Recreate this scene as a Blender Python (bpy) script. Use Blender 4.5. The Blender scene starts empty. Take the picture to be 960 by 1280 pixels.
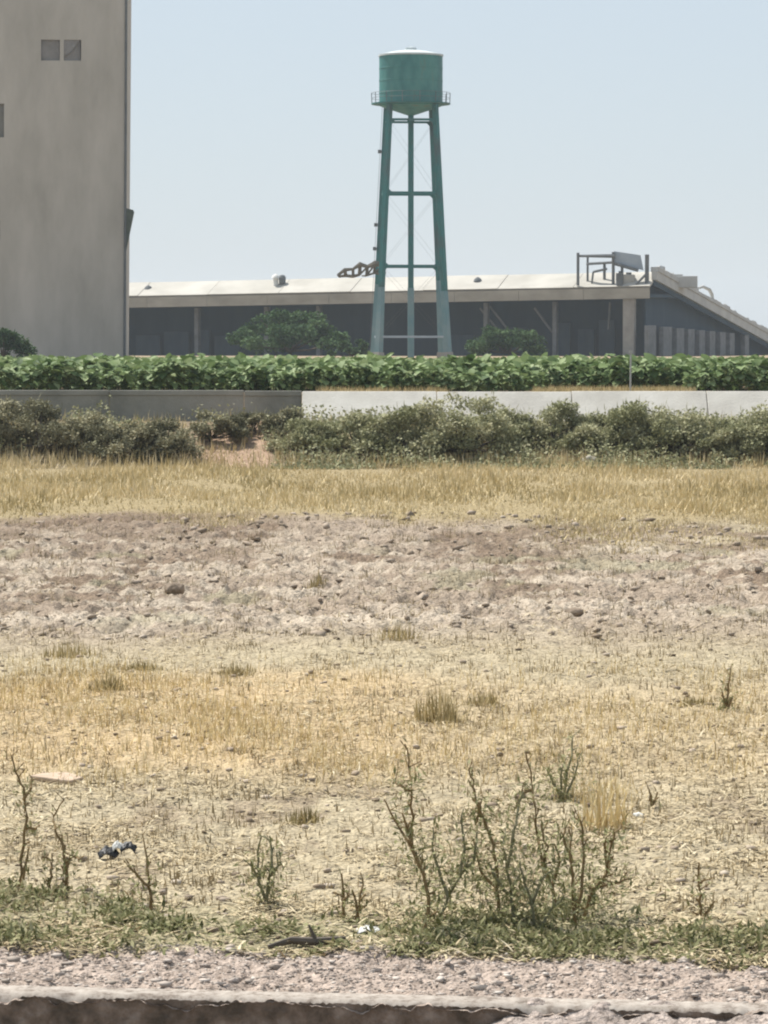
import bpy, math, random
import numpy as np
from mathutils import Vector, Matrix

sc = bpy.context.scene
col = sc.collection
R = math.radians
rs = np.random.RandomState(7)
random.seed(7)

# ------------------------------------------------------------------ camera
F = 4500.0                       # focal length in photo pixels (960 x 1280)
HY = 430.0                       # horizon row
CH = 2.47                        # camera height above the field
PITCH = math.atan((640 - HY) / F)
cd = bpy.data.cameras.new('camera')
cam = bpy.data.objects.new('camera', cd)
col.objects.link(cam)
cd.sensor_fit = 'AUTO'; cd.sensor_width = 36
cd.lens = 36.0 * F / 1280.0
cd.clip_start = 0.5; cd.clip_end = 6000
cam.location = (0, 0, CH)
cam.rotation_euler = (R(90) - PITCH, 0, 0)
sc.camera = cam

# ------------------------------------------------------------------ world and sun
SUN_EL = R(57); SUN_DIR = Vector((-0.72, 0.69, 0)).normalized()   # towards the sun, horizontally: left and behind the tower
w = bpy.data.worlds.new('World'); sc.world = w; w.use_nodes = True
nt = w.node_tree; nt.nodes.clear()
sky = nt.nodes.new('ShaderNodeTexSky'); sky.sky_type = 'NISHITA'; sky.sun_disc = False
sky.sun_elevation = SUN_EL; sky.sun_rotation = math.atan2(SUN_DIR.x, SUN_DIR.y)
sky.air_density = 1.0; sky.dust_density = 1.0; sky.ozone_density = 2.4; sky.altitude = 0
bg = nt.nodes.new('ShaderNodeBackground'); bg.inputs['Strength'].default_value = 0.085
ow = nt.nodes.new('ShaderNodeOutputWorld')
hz = nt.nodes.new('ShaderNodeMix'); hz.data_type = 'RGBA'; hz.inputs[0].default_value = .80; hz.inputs[7].default_value = (3.58, 4.02, 4.5, 1)   # even pale summer haze high in the air
nt.links.new(sky.outputs[0], hz.inputs[6]); nt.links.new(hz.outputs[2], bg.inputs[0]); nt.links.new(bg.outputs[0], ow.inputs[0])
sl = bpy.data.lights.new('sun', 'SUN'); sl.energy = 3.8; sl.angle = R(0.53); sl.color = (1.0, 0.955, 0.89)
so = bpy.data.objects.new('sun', sl); col.objects.link(so)
sd = Vector((SUN_DIR.x * math.cos(SUN_EL), SUN_DIR.y * math.cos(SUN_EL), math.sin(SUN_EL)))
so.rotation_euler = sd.to_track_quat('Z', 'Y').to_euler(); so.location = (0, 0, 40)

sc.view_settings.view_transform = 'Standard'; sc.view_settings.look = 'None'
sc.view_settings.exposure = 0.95; sc.view_settings.gamma = 1; sc.view_settings.use_curve_mapping = False
sc.render.engine = 'CYCLES'
sc.cycles.max_bounces = 6; sc.cycles.transparent_max_bounces = 8; sc.cycles.volume_bounces = 1
sc.cycles.filter_width = 2.1
sc.cycles.use_denoising = True

# ------------------------------------------------------------------ pixel -> place
cp, sp = math.cos(PITCH), math.sin(PITCH)
def ray(px, py):
    a = (px - 480) / F; b = (py - 640) / F
    return a, cp - b * sp, -sp - b * cp
def P(px, py, D):
    x, y, z = ray(px, py); s = D / y
    return Vector((x * s, D, CH + z * s))
def G(px, py, z0=0.0):
    x, y, z = ray(px, py); s = (z0 - CH) / z
    return Vector((x * s, y * s, z0))
def Xp(px, D): return P(px, HY, D).x
def Zp(py, D): return P(480, py, D).z

# ------------------------------------------------------------------ noise
class VNoise:
    def __init__(s, seed): s.t = np.random.RandomState(seed).rand(256, 256)
    def one(s, x, y):
        xi = np.floor(x).astype(int); yi = np.floor(y).astype(int)
        fx = x - xi; fy = y - yi
        fx = fx * fx * (3 - 2 * fx); fy = fy * fy * (3 - 2 * fy)
        a = s.t[xi % 256, yi % 256]; b = s.t[(xi + 1) % 256, yi % 256]
        c = s.t[xi % 256, (yi + 1) % 256]; d = s.t[(xi + 1) % 256, (yi + 1) % 256]
        return (a * (1 - fx) + b * fx) * (1 - fy) + (c * (1 - fx) + d * fx) * fy
    def fbm(s, x, y, o=4):
        x = np.asarray(x, float); y = np.asarray(y, float)
        r = 0; amp = 1; tot = 0
        for i in range(o):
            r = r + amp * s.one(x * 2**i + 17.3 * i, y * 2**i + 5.1 * i); tot += amp; amp *= .55
        return r / tot
N1, N2, N3, N4 = VNoise(1), VNoise(2), VNoise(3), VNoise(4)
def ss(a, b, x):
    t = np.clip((np.asarray(x, float) - a) / (b - a), 0, 1); return t * t * (3 - 2 * t)

# ------------------------------------------------------------------ objects
def tag(o, label=None, cat=None, group=None, kind=None):
    if label: o['label'] = label
    if cat: o['category'] = cat
    if group: o['group'] = group
    if kind: o['kind'] = kind
    return o
def link(name, me, mat=None, parent=None):
    o = bpy.data.objects.new(name, me); col.objects.link(o)
    if mat is not None and not me.materials: me.materials.append(mat)
    if parent is not None: o.parent = parent
    return o
def empty(name, loc, label, cat, group=None, rz=0):
    o = bpy.data.objects.new(name, None); col.objects.link(o)
    o.location = loc; o.rotation_euler = (0, 0, rz)
    return tag(o, label, cat, group)
def npmesh(name, V, Fc, var=None, colr=None, smooth=False):
    """V (n,3), Fc (m,k) with one k"""
    V = np.asarray(V, np.float32); Fc = np.asarray(Fc, np.int32)
    m, k = Fc.shape
    me = bpy.data.meshes.new(name)
    me.vertices.add(len(V)); me.vertices.foreach_set('co', V.ravel())
    me.loops.add(m * k); me.loops.foreach_set('vertex_index', Fc.ravel())
    me.polygons.add(m); me.polygons.foreach_set('loop_start', np.arange(0, m * k, k, dtype=np.int32))
    if var is not None:
        a = me.attributes.new('var', 'FLOAT', 'POINT'); a.data.foreach_set('value', np.asarray(var, np.float32))
    if colr is not None:
        a = me.attributes.new('Col', 'FLOAT_COLOR', 'POINT')
        c = np.ones((len(V), 4), np.float32); c[:, :3] = colr; a.data.foreach_set('color', c.ravel())
    me.update(calc_edges=True)
    if smooth: me.polygons.foreach_set('use_smooth', np.ones(m, bool))
    me.validate()
    return me
def rotm(az, tilt, roll=None):
    """leaf frames: local z up, tilt about x, spin about z"""
    n = len(az); ca, sa = np.cos(az), np.sin(az); ct, st = np.cos(tilt), np.sin(tilt)
    A = np.zeros((n, 3, 3)); A[:, 0, 0] = ca; A[:, 0, 1] = -sa; A[:, 1, 0] = sa; A[:, 1, 1] = ca; A[:, 2, 2] = 1
    B = np.zeros((n, 3, 3)); B[:, 0, 0] = 1; B[:, 1, 1] = ct; B[:, 1, 2] = -st; B[:, 2, 1] = st; B[:, 2, 2] = ct
    M = A @ B
    if roll is not None:
        cr, sr = np.cos(roll), np.sin(roll)
        Cm = np.zeros((n, 3, 3)); Cm[:, 0, 0] = cr; Cm[:, 0, 2] = sr; Cm[:, 1, 1] = 1; Cm[:, 2, 0] = -sr; Cm[:, 2, 2] = cr
        M = M @ Cm
    return M
def inst(name, tv, tf, pos, rot, scl, var):
    """many small copies of a template merged in one mesh"""
    tv = np.asarray(tv, float); tf = np.asarray(tf); n = len(pos); k = len(tv)
    scl = np.asarray(scl, float)
    if scl.ndim == 1: scl = np.stack([scl] * 3, 1)
    L = tv[None] * scl[:, None, :]
    V = np.einsum('nij,nkj->nki', rot, L) + np.asarray(pos)[:, None, :]
    Fc = tf[None] + (np.arange(n) * k)[:, None, None]
    return npmesh(name, V.reshape(-1, 3), Fc.reshape(-1, tf.shape[1]), var=np.repeat(var, k))

BLADE_V = [(-.5, 0, 0), (.5, 0, 0), (-.38, .05, .5), (.38, .05, .5), (0, .22, 1)]      # x width, z height
BLADE_F = np.array([(0, 1, 3), (0, 3, 2), (2, 3, 4)])
LEAF_V = [(0, 0, 0), (-.42, .45, .06), (0, .5, -.05), (.42, .45, .06), (0, 1, -.16)]   # along y
LEAF_F = np.array([(0, 1, 2), (0, 2, 3), (1, 4, 2), (2, 4, 3)])
BROAD_V = [(0, 0, 0), (-.34, .12, .05), (-.5, .45, .05), (0, .5, -.06), (.5, .45, .05), (.34, .12, .05), (-.28, .8, -.05), (.28, .8, -.05), (0, 1.05, -.22)]
BROAD_F = np.array([(0, 1, 3), (1, 2, 3), (0, 3, 5), (5, 3, 4), (2, 6, 3), (3, 7, 4), (6, 8, 3), (3, 8, 7)])
def ico(seed, amp=.3):
    t = (1 + 5**.5) / 2
    v = np.array([(-1, t, 0), (1, t, 0), (-1, -t, 0), (1, -t, 0), (0, -1, t), (0, 1, t), (0, -1, -t), (0, 1, -t), (t, 0, -1), (t, 0, 1), (-t, 0, -1), (-t, 0, 1)], float)
    v /= np.linalg.norm(v[0])
    f = np.array([(0, 11, 5), (0, 5, 1), (0, 1, 7), (0, 7, 10), (0, 10, 11), (1, 5, 9), (5, 11, 4), (11, 10, 2), (10, 7, 6), (7, 1, 8), (3, 9, 4), (3, 4, 2), (3, 2, 6), (3, 6, 8), (3, 8, 9), (4, 9, 5), (2, 4, 11), (6, 2, 10), (8, 6, 7), (9, 8, 1)])
    r = np.random.RandomState(seed)
    return v * (1 + amp * (r.rand(12, 1) - .5) * 2) + .12 * (r.rand(12, 3) - .5), f

class MB:
    """collects solids of one part"""
    def __init__(s): s.v = []; s.f = []
    def add(s, v, f):
        b = len(s.v); s.v += [tuple(p) for p in v]; s.f += [tuple(i + b for i in q) for q in f]; return s
    def box(s, a, b):
        x0, y0, z0 = a; x1, y1, z1 = b
        return s.hexa([(x0, y0, z0), (x1, y0, z0), (x1, y1, z0), (x0, y1, z0), (x0, y0, z1), (x1, y0, z1), (x1, y1, z1), (x0, y1, z1)])
    def hexa(s, v):
        return s.add(v, [(0, 3, 2, 1), (4, 5, 6, 7), (0, 1, 5, 4), (1, 2, 6, 5), (2, 3, 7, 6), (3, 0, 4, 7)])
    def tube(s, pts, rad, n=8, cap=True, rot=0):
        pts = [Vector(p) for p in pts]
        if not hasattr(rad, '__len__'): rad = [rad] * len(pts)
        base = len(s.v); up = Vector((0, 0, 1))
        for i, p in enumerate(pts):
            d = (pts[min(i + 1, len(pts) - 1)] - pts[max(i - 1, 0)]).normalized()
            u = d.cross(up)
            if u.length < .05: u = d.cross(Vector((0, 1, 0)))
            u.normalize(); v = d.cross(u)
            for k in range(n):
                a = 2 * math.pi * k / n + rot
                s.v.append(tuple(p + (u * math.cos(a) + v * math.sin(a)) * rad[i]))
        for i in range(len(pts) - 1):
            for k in range(n):
                a = base + i * n + k; b = base + i * n + (k + 1) % n
                s.f.append((a, b, b + n, a + n))
        if cap:
            s.f.append(tuple(base + k for k in range(n))[::-1])
            s.f.append(tuple(base + (len(pts) - 1) * n + k for k in range(n)))
        return s
    def lathe(s, prof, n=48, c=(0, 0)):
        base = len(s.v)
        for r, z in prof:
            for k in range(n):
                a = 2 * math.pi * k / n
                s.v.append((c[0] + r * math.cos(a), c[1] + r * math.sin(a), z))
        for i in range(len(prof) - 1):
            for k in range(n):
                a = base + i * n + k; b = base + i * n + (k + 1) % n
                s.f.append((a, b, b + n, a + n))
        return s
    def build(s, name, mat, parent=None, bevel=0, smooth=False):
        me = bpy.data.meshes.new(name); me.from_pydata(s.v, [], s.f); me.update()
        if smooth:
            me.polygons.foreach_set('use_smooth', np.ones(len(me.polygons), bool))
            me.set_sharp_from_angle(angle=R(40))
        o = link(name, me, mat, parent)
        if bevel:
            m = o.modifiers.new('bevel', 'BEVEL'); m.width = bevel; m.segments = 2; m.limit_method = 'ANGLE'
        return o

# ------------------------------------------------------------------ materials
def newmat(name):
    m = bpy.data.materials.new(name); m.use_nodes = True
    n = m.node_tree; n.nodes.clear()
    out = n.nodes.new('ShaderNodeOutputMaterial'); b = n.nodes.new('ShaderNodeBsdfPrincipled')
    n.links.new(b.outputs[0], out.inputs[0])
    b.inputs['Specular IOR Level'].default_value = .25
    return m, n, b, out
def ramp(n, cols, pos=None):
    r = n.nodes.new('ShaderNodeValToRGB'); e = r.color_ramp.elements
    pos = pos or [i / (len(cols) - 1) for i in range(len(cols))]
    while len(e) < len(cols): e.new(.5)
    for i, c in enumerate(cols): e[i].position = pos[i]; e[i].color = (*c, 1)
    return r
def mat_var(name, cols, rough=.75, trans=0.0, pos=None, spec=.08):
    """colour picked per leaf or clod from the var attribute"""
    m, n, b, out = newmat(name)
    a = n.nodes.new('ShaderNodeAttribute'); a.attribute_name = 'var'
    r = ramp(n, cols, pos); n.links.new(a.outputs['Fac'], r.inputs[0]); n.links.new(r.outputs[0], b.inputs['Base Color'])
    b.inputs['Roughness'].default_value = rough; b.inputs['Specular IOR Level'].default_value = spec
    if trans:
        t = n.nodes.new('ShaderNodeBsdfTranslucent'); n.links.new(r.outputs[0], t.inputs[0])
        x = n.nodes.new('ShaderNodeMixShader'); x.inputs[0].default_value = trans
        n.links.new(b.outputs[0], x.inputs[1]); n.links.new(t.outputs[0], x.inputs[2]); n.links.new(x.outputs[0], out.inputs[0])
    return m
def mat_noise(name, cols, scale=3.0, rough=.8, detail=6, pos=None, stretch=(1, 1, 1), bump=0.0, bscale=20, metal=0, spec=.25, obj=True):
    m, n, b, out = newmat(name)
    tc = n.nodes.new('ShaderNodeTexCoord'); mp = n.nodes.new('ShaderNodeMapping'); mp.inputs['Scale'].default_value = stretch
    n.links.new(tc.outputs['Object'], mp.inputs[0])
    t = n.nodes.new('ShaderNodeTexNoise'); t.inputs['Scale'].default_value = scale; t.inputs['Detail'].default_value = detail; t.inputs['Roughness'].default_value = .6
    n.links.new(mp.outputs[0], t.inputs[0])
    r = ramp(n, cols, pos or [.3 + .4 * i / (len(cols) - 1) for i in range(len(cols))])
    n.links.new(t.outputs['Fac'], r.inputs[0]); n.links.new(r.outputs[0], b.inputs['Base Color'])
    b.inputs['Roughness'].default_value = rough; b.inputs['Metallic'].default_value = metal; b.inputs['Specular IOR Level'].default_value = spec
    if bump:
        t2 = n.nodes.new('ShaderNodeTexNoise'); t2.inputs['Scale'].default_value = bscale; t2.inputs['Detail'].default_value = 5
        n.links.new(mp.outputs[0], t2.inputs[0])
        bp = n.nodes.new('ShaderNodeBump'); bp.inputs['Strength'].default_value = bump; bp.inputs['Distance'].default_value = .03
        n.links.new(t2.outputs['Fac'], bp.inputs['Height']); n.links.new(bp.outputs[0], b.inputs['Normal'])
    return m

M = {}
M['plaster'] = mat_noise('plaster', [(.34, .315, .27), (.42, .39, .34), (.49, .455, .40)], scale=.5, detail=9, stretch=(1, 1, .35), bump=.25, bscale=6)
M['plaster_side'] = M['plaster']
M['pane'] = mat_noise('grey_pane', [(.17, .16, .15), (.25, .235, .22)], scale=2, rough=.5)  # grey, somewhat darker than the plaster around it
M['sheet_cloth'] = mat_noise('torn_sheet', [(.20, .19, .185), (.25, .24, .23)], scale=3)
M['dark_hole'] = mat_noise('dark_hole', [(.17, .165, .145), (.22, .21, .19)], scale=2)
M['bracket'] = mat_noise('bracket_metal', [(.07, .09, .07), (.12, .14, .11)], scale=3)
M['roof_sheet'] = mat_noise('roof_sheet', [(.33, .315, .275), (.47, .45, .40)], scale=.25, stretch=(1, 1, 3), detail=7)
M['fascia'] = mat_noise('fascia_board', [(.25, .23, .19), (.38, .35, .30)], scale=.6, detail=8, stretch=(.6, 1, 1.4))
M['gable_board'] = mat_noise('gable_board', [(.36, .36, .35), (.48, .48, .46)], scale=.8, detail=7)
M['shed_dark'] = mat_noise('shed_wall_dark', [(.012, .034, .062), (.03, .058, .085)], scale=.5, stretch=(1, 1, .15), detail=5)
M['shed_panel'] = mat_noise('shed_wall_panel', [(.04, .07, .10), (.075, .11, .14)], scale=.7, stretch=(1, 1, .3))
M['pillar'] = mat_noise('pillar_concrete', [(.24, .225, .205), (.33, .31, .28)], scale=1.2)
M['pillar_grey'] = mat_noise('grey_column', [(.12, .125, .13), (.2, .205, .21)], scale=1.5)
M['tank_teal'] = mat_noise('tank_teal_paint', [(.014, .11, .108), (.022, .155, .148), (.045, .20, .18), (.08, .13, .105)], pos=[.3, .45, .58, .72], scale=.8, rough=.55, detail=7, stretch=(1, 1, .45), spec=.35)
M['tank_roof'] = mat_noise('tank_roof_paint', [(.42, .47, .47), (.55, .6, .6)], scale=1.2)
M['leg_teal'] = mat_noise('leg_paint', [(.045, .075, .085), (.02, .15, .145), (.06, .09, .095)], scale=.35, rough=.6, detail=8)
M['leg_low'] = mat_noise('leg_pale_blue', [(.09, .21, .235), (.2, .27, .28)], scale=.5, rough=.6, detail=8)  # lower legs and riser: paler blue than the parts above
M['metal_dark'] = mat_noise('dark_weathered_steel', [(.09, .10, .105), (.15, .16, .165)], scale=1)
M['metal_rust'] = mat_noise('rusty_brown_steel', [(.09, .08, .06), (.17, .15, .12)], scale=2)
M['grey_sheet'] = mat_noise('grey_sheet', [(.30, .35, .40), (.38, .43, .47)], scale=1)
M['white_plastic'] = mat_noise('white_plastic', [(.55, .55, .52), (.7, .7, .66)], scale=3)
M['black_plastic'] = mat_noise('black_plastic', [(.02, .022, .024), (.05, .05, .05)], scale=8, rough=.5)
M['canal_pale'] = mat_noise('pale_canal_lining', [(.38, .36, .32), (.47, .45, .40), (.54, .52, .47)], scale=1.1, detail=8, bump=.3)
M['canal_grey'] = mat_noise('weathered_grey_concrete', [(.17, .17, .145), (.25, .245, .21), (.31, .30, .26)], scale=.9, detail=8, bump=.4)
M['kerb'] = mat_noise('kerb_concrete', [(.26, .24, .22), (.46, .44, .41), (.6, .58, .54)], scale=4, detail=9, bump=.6, bscale=30)
M['stake'] = mat_noise('pale_stake', [(.3, .3, .28), (.42, .42, .4)], scale=3)
M['pale_rock'] = mat_noise('pale_rock', [(.35, .32, .26), (.5, .47, .4)], scale=6)
M['lone_clod'] = mat_noise('brown_clod', [(.16, .12, .08), (.27, .21, .155)], scale=14, bump=.6)
M['slab'] = mat_noise('pinkish_slab', [(.36, .27, .19), (.50, .39, .29)], scale=9, bump=.4)
M['leaf_crop'] = mat_var('crop_leaf', [(.065, .11, .038), (.15, .21, .08), (.23, .30, .135), (.35, .41, .22)], spec=.12, rough=.6, trans=.22, pos=[0, .35, .72, 1])
M['stem_crop'] = mat_noise('crop_stem', [(.08, .1, .035), (.13, .15, .06)], scale=8)
M['leaf_tree'] = mat_var('dark_tree_leaf', [(.025, .055, .022), (.055, .105, .04), (.11, .17, .07)], trans=.15)
M['bark'] = mat_noise('bark', [(.06, .05, .04), (.12, .1, .08)], scale=6)
M['leaf_bush'] = mat_var('grey_green_bush_leaf', [(.15, .155, .075), (.26, .265, .145), (.36, .355, .215), (.46, .43, .28)], trans=.15)
M['leaf_bush_dark'] = mat_var('dark_brown_bush_leaf', [(.075, .075, .045), (.17, .165, .10), (.27, .255, .16), (.40, .36, .23)], trans=.1)
M['straw'] = mat_var('straw', [(.30, .21, .09), (.48, .36, .17), (.62, .49, .25), (.70, .60, .36)], trans=.15)
M['straw_olive'] = mat_var('olive_straw', [(.24, .195, .09), (.44, .35, .175), (.60, .49, .28), (.71, .60, .40)], trans=.15)
M['dull_straw'] = mat_var('dull_brown_straw', [(.15, .115, .06), (.28, .22, .125), (.41, .33, .21), (.54, .46, .32)], trans=.1)
M['litter'] = mat_var('straw_litter', [(.16, .125, .075), (.36, .285, .17), (.50, .42, .27), (.62, .54, .38)], trans=.05)
M['clod'] = mat_var('clod_soil', [(.17, .13, .09), (.27, .215, .16), (.36, .295, .23), (.45, .385, .305)])
M['green_low'] = mat_var('low_weed_leaf', [(.085, .09, .035), (.17, .175, .08), (.28, .27, .14), (.44, .39, .24)], trans=.2)
M['weed_leaf'] = mat_var('grey_weed_leaf', [(.13, .13, .05), (.25, .245, .115), (.42, .40, .23)], trans=.15)
M['weed_stem'] = mat_noise('brown_weed_stem', [(.15, .10, .045), (.27, .19, .09)], scale=12)
M['weed_stem_olive'] = mat_noise('olive_weed_stem', [(.14, .14, .075), (.25, .23, .14)], scale=12)
M['gravel'] = mat_var('gravel_stone', [(.22, .185, .15), (.36, .31, .265), (.46, .40, .35), (.54, .49, .43)])

# ground: colour zones come from the soil itself (attribute), fine grain from noise
def ground_mat():
    m, n, b, out = newmat('field_soil')
    a = n.nodes.new('ShaderNodeAttribute'); a.attribute_name = 'Col'
    tc = n.nodes.new('ShaderNodeTexCoord')
    mp = n.nodes.new('ShaderNodeMapping'); mp.inputs['Scale'].default_value = (1, .45, 1)
    n.links.new(tc.outputs['Object'], mp.inputs[0])
    t = n.nodes.new('ShaderNodeTexNoise'); t.inputs['Scale'].default_value = 9; t.inputs['Detail'].default_value = 8; t.inputs['Roughness'].default_value = .72
    n.links.new(mp.outputs[0], t.inputs[0])
    r = ramp(n, [(.55, .54, .53), (1, 1, 1), (1.0, 1.0, 1.0)], [.32, .55, 1])
    n.links.new(t.outputs['Fac'], r.inputs[0])
    x = n.nodes.new('ShaderNodeMix'); x.data_type = 'RGBA'; x.blend_type = 'MULTIPLY'; x.inputs[0].default_value = 1
    n.links.new(a.outputs['Color'], x.inputs[6]); n.links.new(r.outputs[0], x.inputs[7])
    n.links.new(x.outputs[2], b.inputs['Base Color'])
    t3 = n.nodes.new('ShaderNodeTexNoise'); t3.inputs['Scale'].default_value = 46; t3.inputs['Detail'].default_value = 5; t3.inputs['Roughness'].default_value = .7
    n.links.new(mp.outputs[0], t3.inputs[0])
    r3 = ramp(n, [(.50, .48, .46), (1, 1, 1), (1.25, 1.24, 1.22)], [.34, .52, .72]); n.links.new(t3.outputs['Fac'], r3.inputs[0])
    x3 = n.nodes.new('ShaderNodeMix'); x3.data_type = 'RGBA'; x3.blend_type = 'MULTIPLY'; x3.inputs[0].default_value = 1
    n.links.new(x.outputs[2], x3.inputs[6]); n.links.new(r3.outputs[0], x3.inputs[7]); n.links.new(x3.outputs[2], b.inputs['Base Color'])
    b.inputs['Roughness'].default_value = .95; b.inputs['Specular IOR Level'].default_value = .1
    t2 = n.nodes.new('ShaderNodeTexNoise'); t2.inputs['Scale'].default_value = 30; t2.inputs['Detail'].default_value = 6
    n.links.new(tc.outputs['Object'], t2.inputs[0])
    bp = n.nodes.new('ShaderNodeBump'); bp.inputs['Strength'].default_value = 1.0; bp.inputs['Distance'].default_value = .04
    n.links.new(t2.outputs['Fac'], bp.inputs['Height']); n.links.new(bp.outputs[0], b.inputs['Normal'])
    return m
M['ground'] = ground_mat()

# ------------------------------------------------------------------ terrain
FAR_Z = 1.38
def Dy(y): return 11115.0 / np.maximum(np.asarray(y, float) - HY, 1e-3)   # photo row -> distance on the flat field
def Yd(D): return HY + 11115.0 / np.asarray(D, float)                    # and back
def skew(x, D): return -0.13 * (np.asarray(x) + 1.44) * (1 - ss(16, 26, D))
def edge_row(x, y):
    px = 480 + F * x / np.maximum(y, 1)
    return 646 + 60 * (N2.fbm(x * .5 + 3, y * .05, 4) - .5) + 26 * ss(540, 900, px)
def height(x, y):
    x = np.asarray(x, float); y = np.asarray(y, float)
    D = y + 0.0
    row = Yd(np.maximum(D - skew(x, D), 1)) + 14 * (N1.fbm(x * .35, y * .1, 3) - .5)
    z = np.zeros_like(x)
    e_ = edge_row(x, y)
    till = ss(-6, 26, Yd(np.maximum(D, 1)) - e_) * (1 - ss(775, 800, row))
    lit = ss(770, 800, row)
    rg = 1 - 2 * np.abs(N2.fbm(x * 3.4, y * 1.5, 4) - .5)
    z += till * ((rg - .8) * .19 + (N4.fbm(x * 8, y * 3.0, 3) - .5) * .10 + (N3.fbm(x * .8, y * .5, 3) - .5) * .09)
    z += lit * ((N2.fbm(x * 6.0, y * 4.0, 4) - .5) * .055 + (N3.fbm(x * 1.5, y * .8, 3) - .5) * .05)
    z += ss(1180, 1195, row) * ((N1.fbm(x * 11, y * 6, 5) - .5) * .075 + .035 * (.5 - np.abs(N2.fbm(x * 6, y * 7, 3) - .5)) - .03)
    z += (N4.fbm(x * .25, y * .12, 2) - .5) * .06 * ss(18, 24, D)
    bank = ss(72.0, 78.0, D)
    z = z * (1 - ss(70, 76, D)) + bank * (.78 + .12 * (N1.fbm(x * .8, y * .8, 3) - .5))
    z = np.where(D > 79.0, FAR_Z + .05 * (N1.fbm(x * .7, y * .7, 3) - .5) * (1 - ss(120, 140, D)), z)
    return z
def gz(x, y): return float(height(np.array([x]), np.array([y]))[0])

def gcolor(x, y):
    D = y - skew(x, y)
    wob = (N1.fbm(x * .5 + 9, y * .12, 4) - .5)
    row = Yd(np.maximum(D, 1)) + 34 * wob
    px = 480 + F * x / np.maximum(y, 1)
    n = N3.fbm(x * 2.2, y * .9 + 3, 4); n2 = N2.fbm(x * .7, y * .25, 3)
    def C(*c): return np.array(c)[None]
    straw = C(.36, .29, .165); tilled = C(.345, .28, .215); dark = C(.21, .155, .11); pale = C(.495, .425, .335)
    litter = C(.44, .375, .255); warm = C(.52, .40, .24); gravel = C(.42, .345, .29); bankc = C(.24, .20, .135)
    def mix(a, b, t): t = np.asarray(t)[:, None]; return a * (1 - t) + b * t
    c = np.repeat(straw, len(x), 0)
    e_ = Yd(np.maximum(D, 1)) - edge_row(x, y)
    c = mix(c, tilled, ss(-4, 14, e_))
    c = mix(c, litter * .9, ss(640, 650, row) * (1 - ss(665, 700, row)) * ss(560, 760, px))
    c = mix(c, dark, ss(.50, .62, n2) * ss(640, 655, row) * (1 - ss(740, 765, row)) * .8)
    c = mix(c, dark, ss(0, 40, 380 - px) * ss(640, 650, row) * (1 - ss(690, 725, row)) * .55)
    c = mix(c, pale, ss(.55, .68, n) * ss(650, 680, row) * (1 - ss(790, 810, row)) * .6)
    st = ss(.52, .62, N4.fbm(x * .5, y * 2.2, 3)); c = mix(c, pale, st * ss(665, 690, row) * (1 - ss(770, 790, row)) * .75)
    c = mix(c, pale * 1.05, np.exp(-((Yd(np.maximum(D, 1)) + 10 * wob - 774) / 6.0) ** 2) * (1 - .7 * ss(350, 600, px)))
    c = mix(c, C(.26, .245, .15), ss(.60, .70, N1.fbm(x * 1.3 + 30, y * .6, 3)) * ss(680, 700, row) * (1 - ss(760, 790, row)) * .5)
    c = mix(c, litter, ss(775, 825, row))
    c = mix(c, warm, ss(835, 865, row) * (1 - ss(950, 1000, row)) * (1 - .55 * ss(420, 620, px)))
    c = mix(c, dark * 1.15, ss(.60, .72, n) * ss(950, 1000, row) * .5)
    c = mix(c, C(.25, .24, .13), ss(1120, 1150, row) * .45)
    c = mix(c, gravel, ss(1183, 1192, Yd(D) + 5 * wob))
    c = mix(c, bankc, ss(70.5, 73, y)); c = mix(c, C(.40, .285, .20), ss(71.5, 72.5, y) * ss(225, 260, px) * (1 - ss(330, 360, px)) * (1 - ss(79, 79.5, y)))
    c = mix(c, C(.34, .27, .18), ss(79, 80, y))
    return c

def build_ground():
    r1 = np.concatenate([np.arange(1252, 800, -.8), np.arange(800, 636, -.5), np.arange(636, 560, -.8)])                       # rows of the photo, as distances
    d = Dy(r1); d = d[d < 72]
    d = np.concatenate([d, np.arange(72, 78.9, .15), [79.0, 79.25, 79.6], np.arange(80, 90, .6), np.arange(91, 140, 3), [160, 200, 250, 300, 360, 450, 600, 800, 1100, 1500]])
    nx = 700
    s = np.linspace(-1, 1, nx)
    outer = np.array([1.6, 3, 7, 20, 60, 200, 600])
    X = []; Y = []
    for D in d:
        half = D * .124 + 2.0
        xs = s * half
        o = half + outer * 2.5 * (1 if D < 1200 else 1)
        xs = np.concatenate([-o[::-1], xs, o]); X.append(xs); Y.append(np.full(len(xs), D))
    X = np.array(X); Y = np.array(Y)
    Y = Y + skew(np.clip(X, -6, 6), Y)
    nr, nc = X.shape
    xf, yf = X.ravel(), Y.ravel()
    Z = height(xf, yf)
    V = np.stack([xf, yf, Z], 1)
    i = np.arange(nr - 1)[:, None] * nc + np.arange(nc - 1)[None]
    Fc = np.stack([i, i + 1, i + nc + 1, i + nc], -1).reshape(-1, 4)
    me = npmesh('ground', V, Fc, colr=gcolor(xf, yf), smooth=True)
    tag(link('ground', me, M['ground']), kind='structure')
build_ground()

# verge on the camera's side of the kerb
def kerbD(x): return 13.62 - .13 * (x + 1.44)
mb = MB()
for i in range(60):
    x0 = -9 + i * .3; x1 = x0 + .3
    mb.add([(x0, -60, -.42), (x1, -60, -.42), (x1, kerbD(x1) - .1, -.42), (x0, kerbD(x0) - .1, -.42)], [(0, 1, 2, 3)])
tag(mb.build('roadside', mat_noise('roadside_dust', [(.22, .19, .165), (.34, .3, .265)], scale=5, detail=9, bump=.5)), kind='structure')

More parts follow.
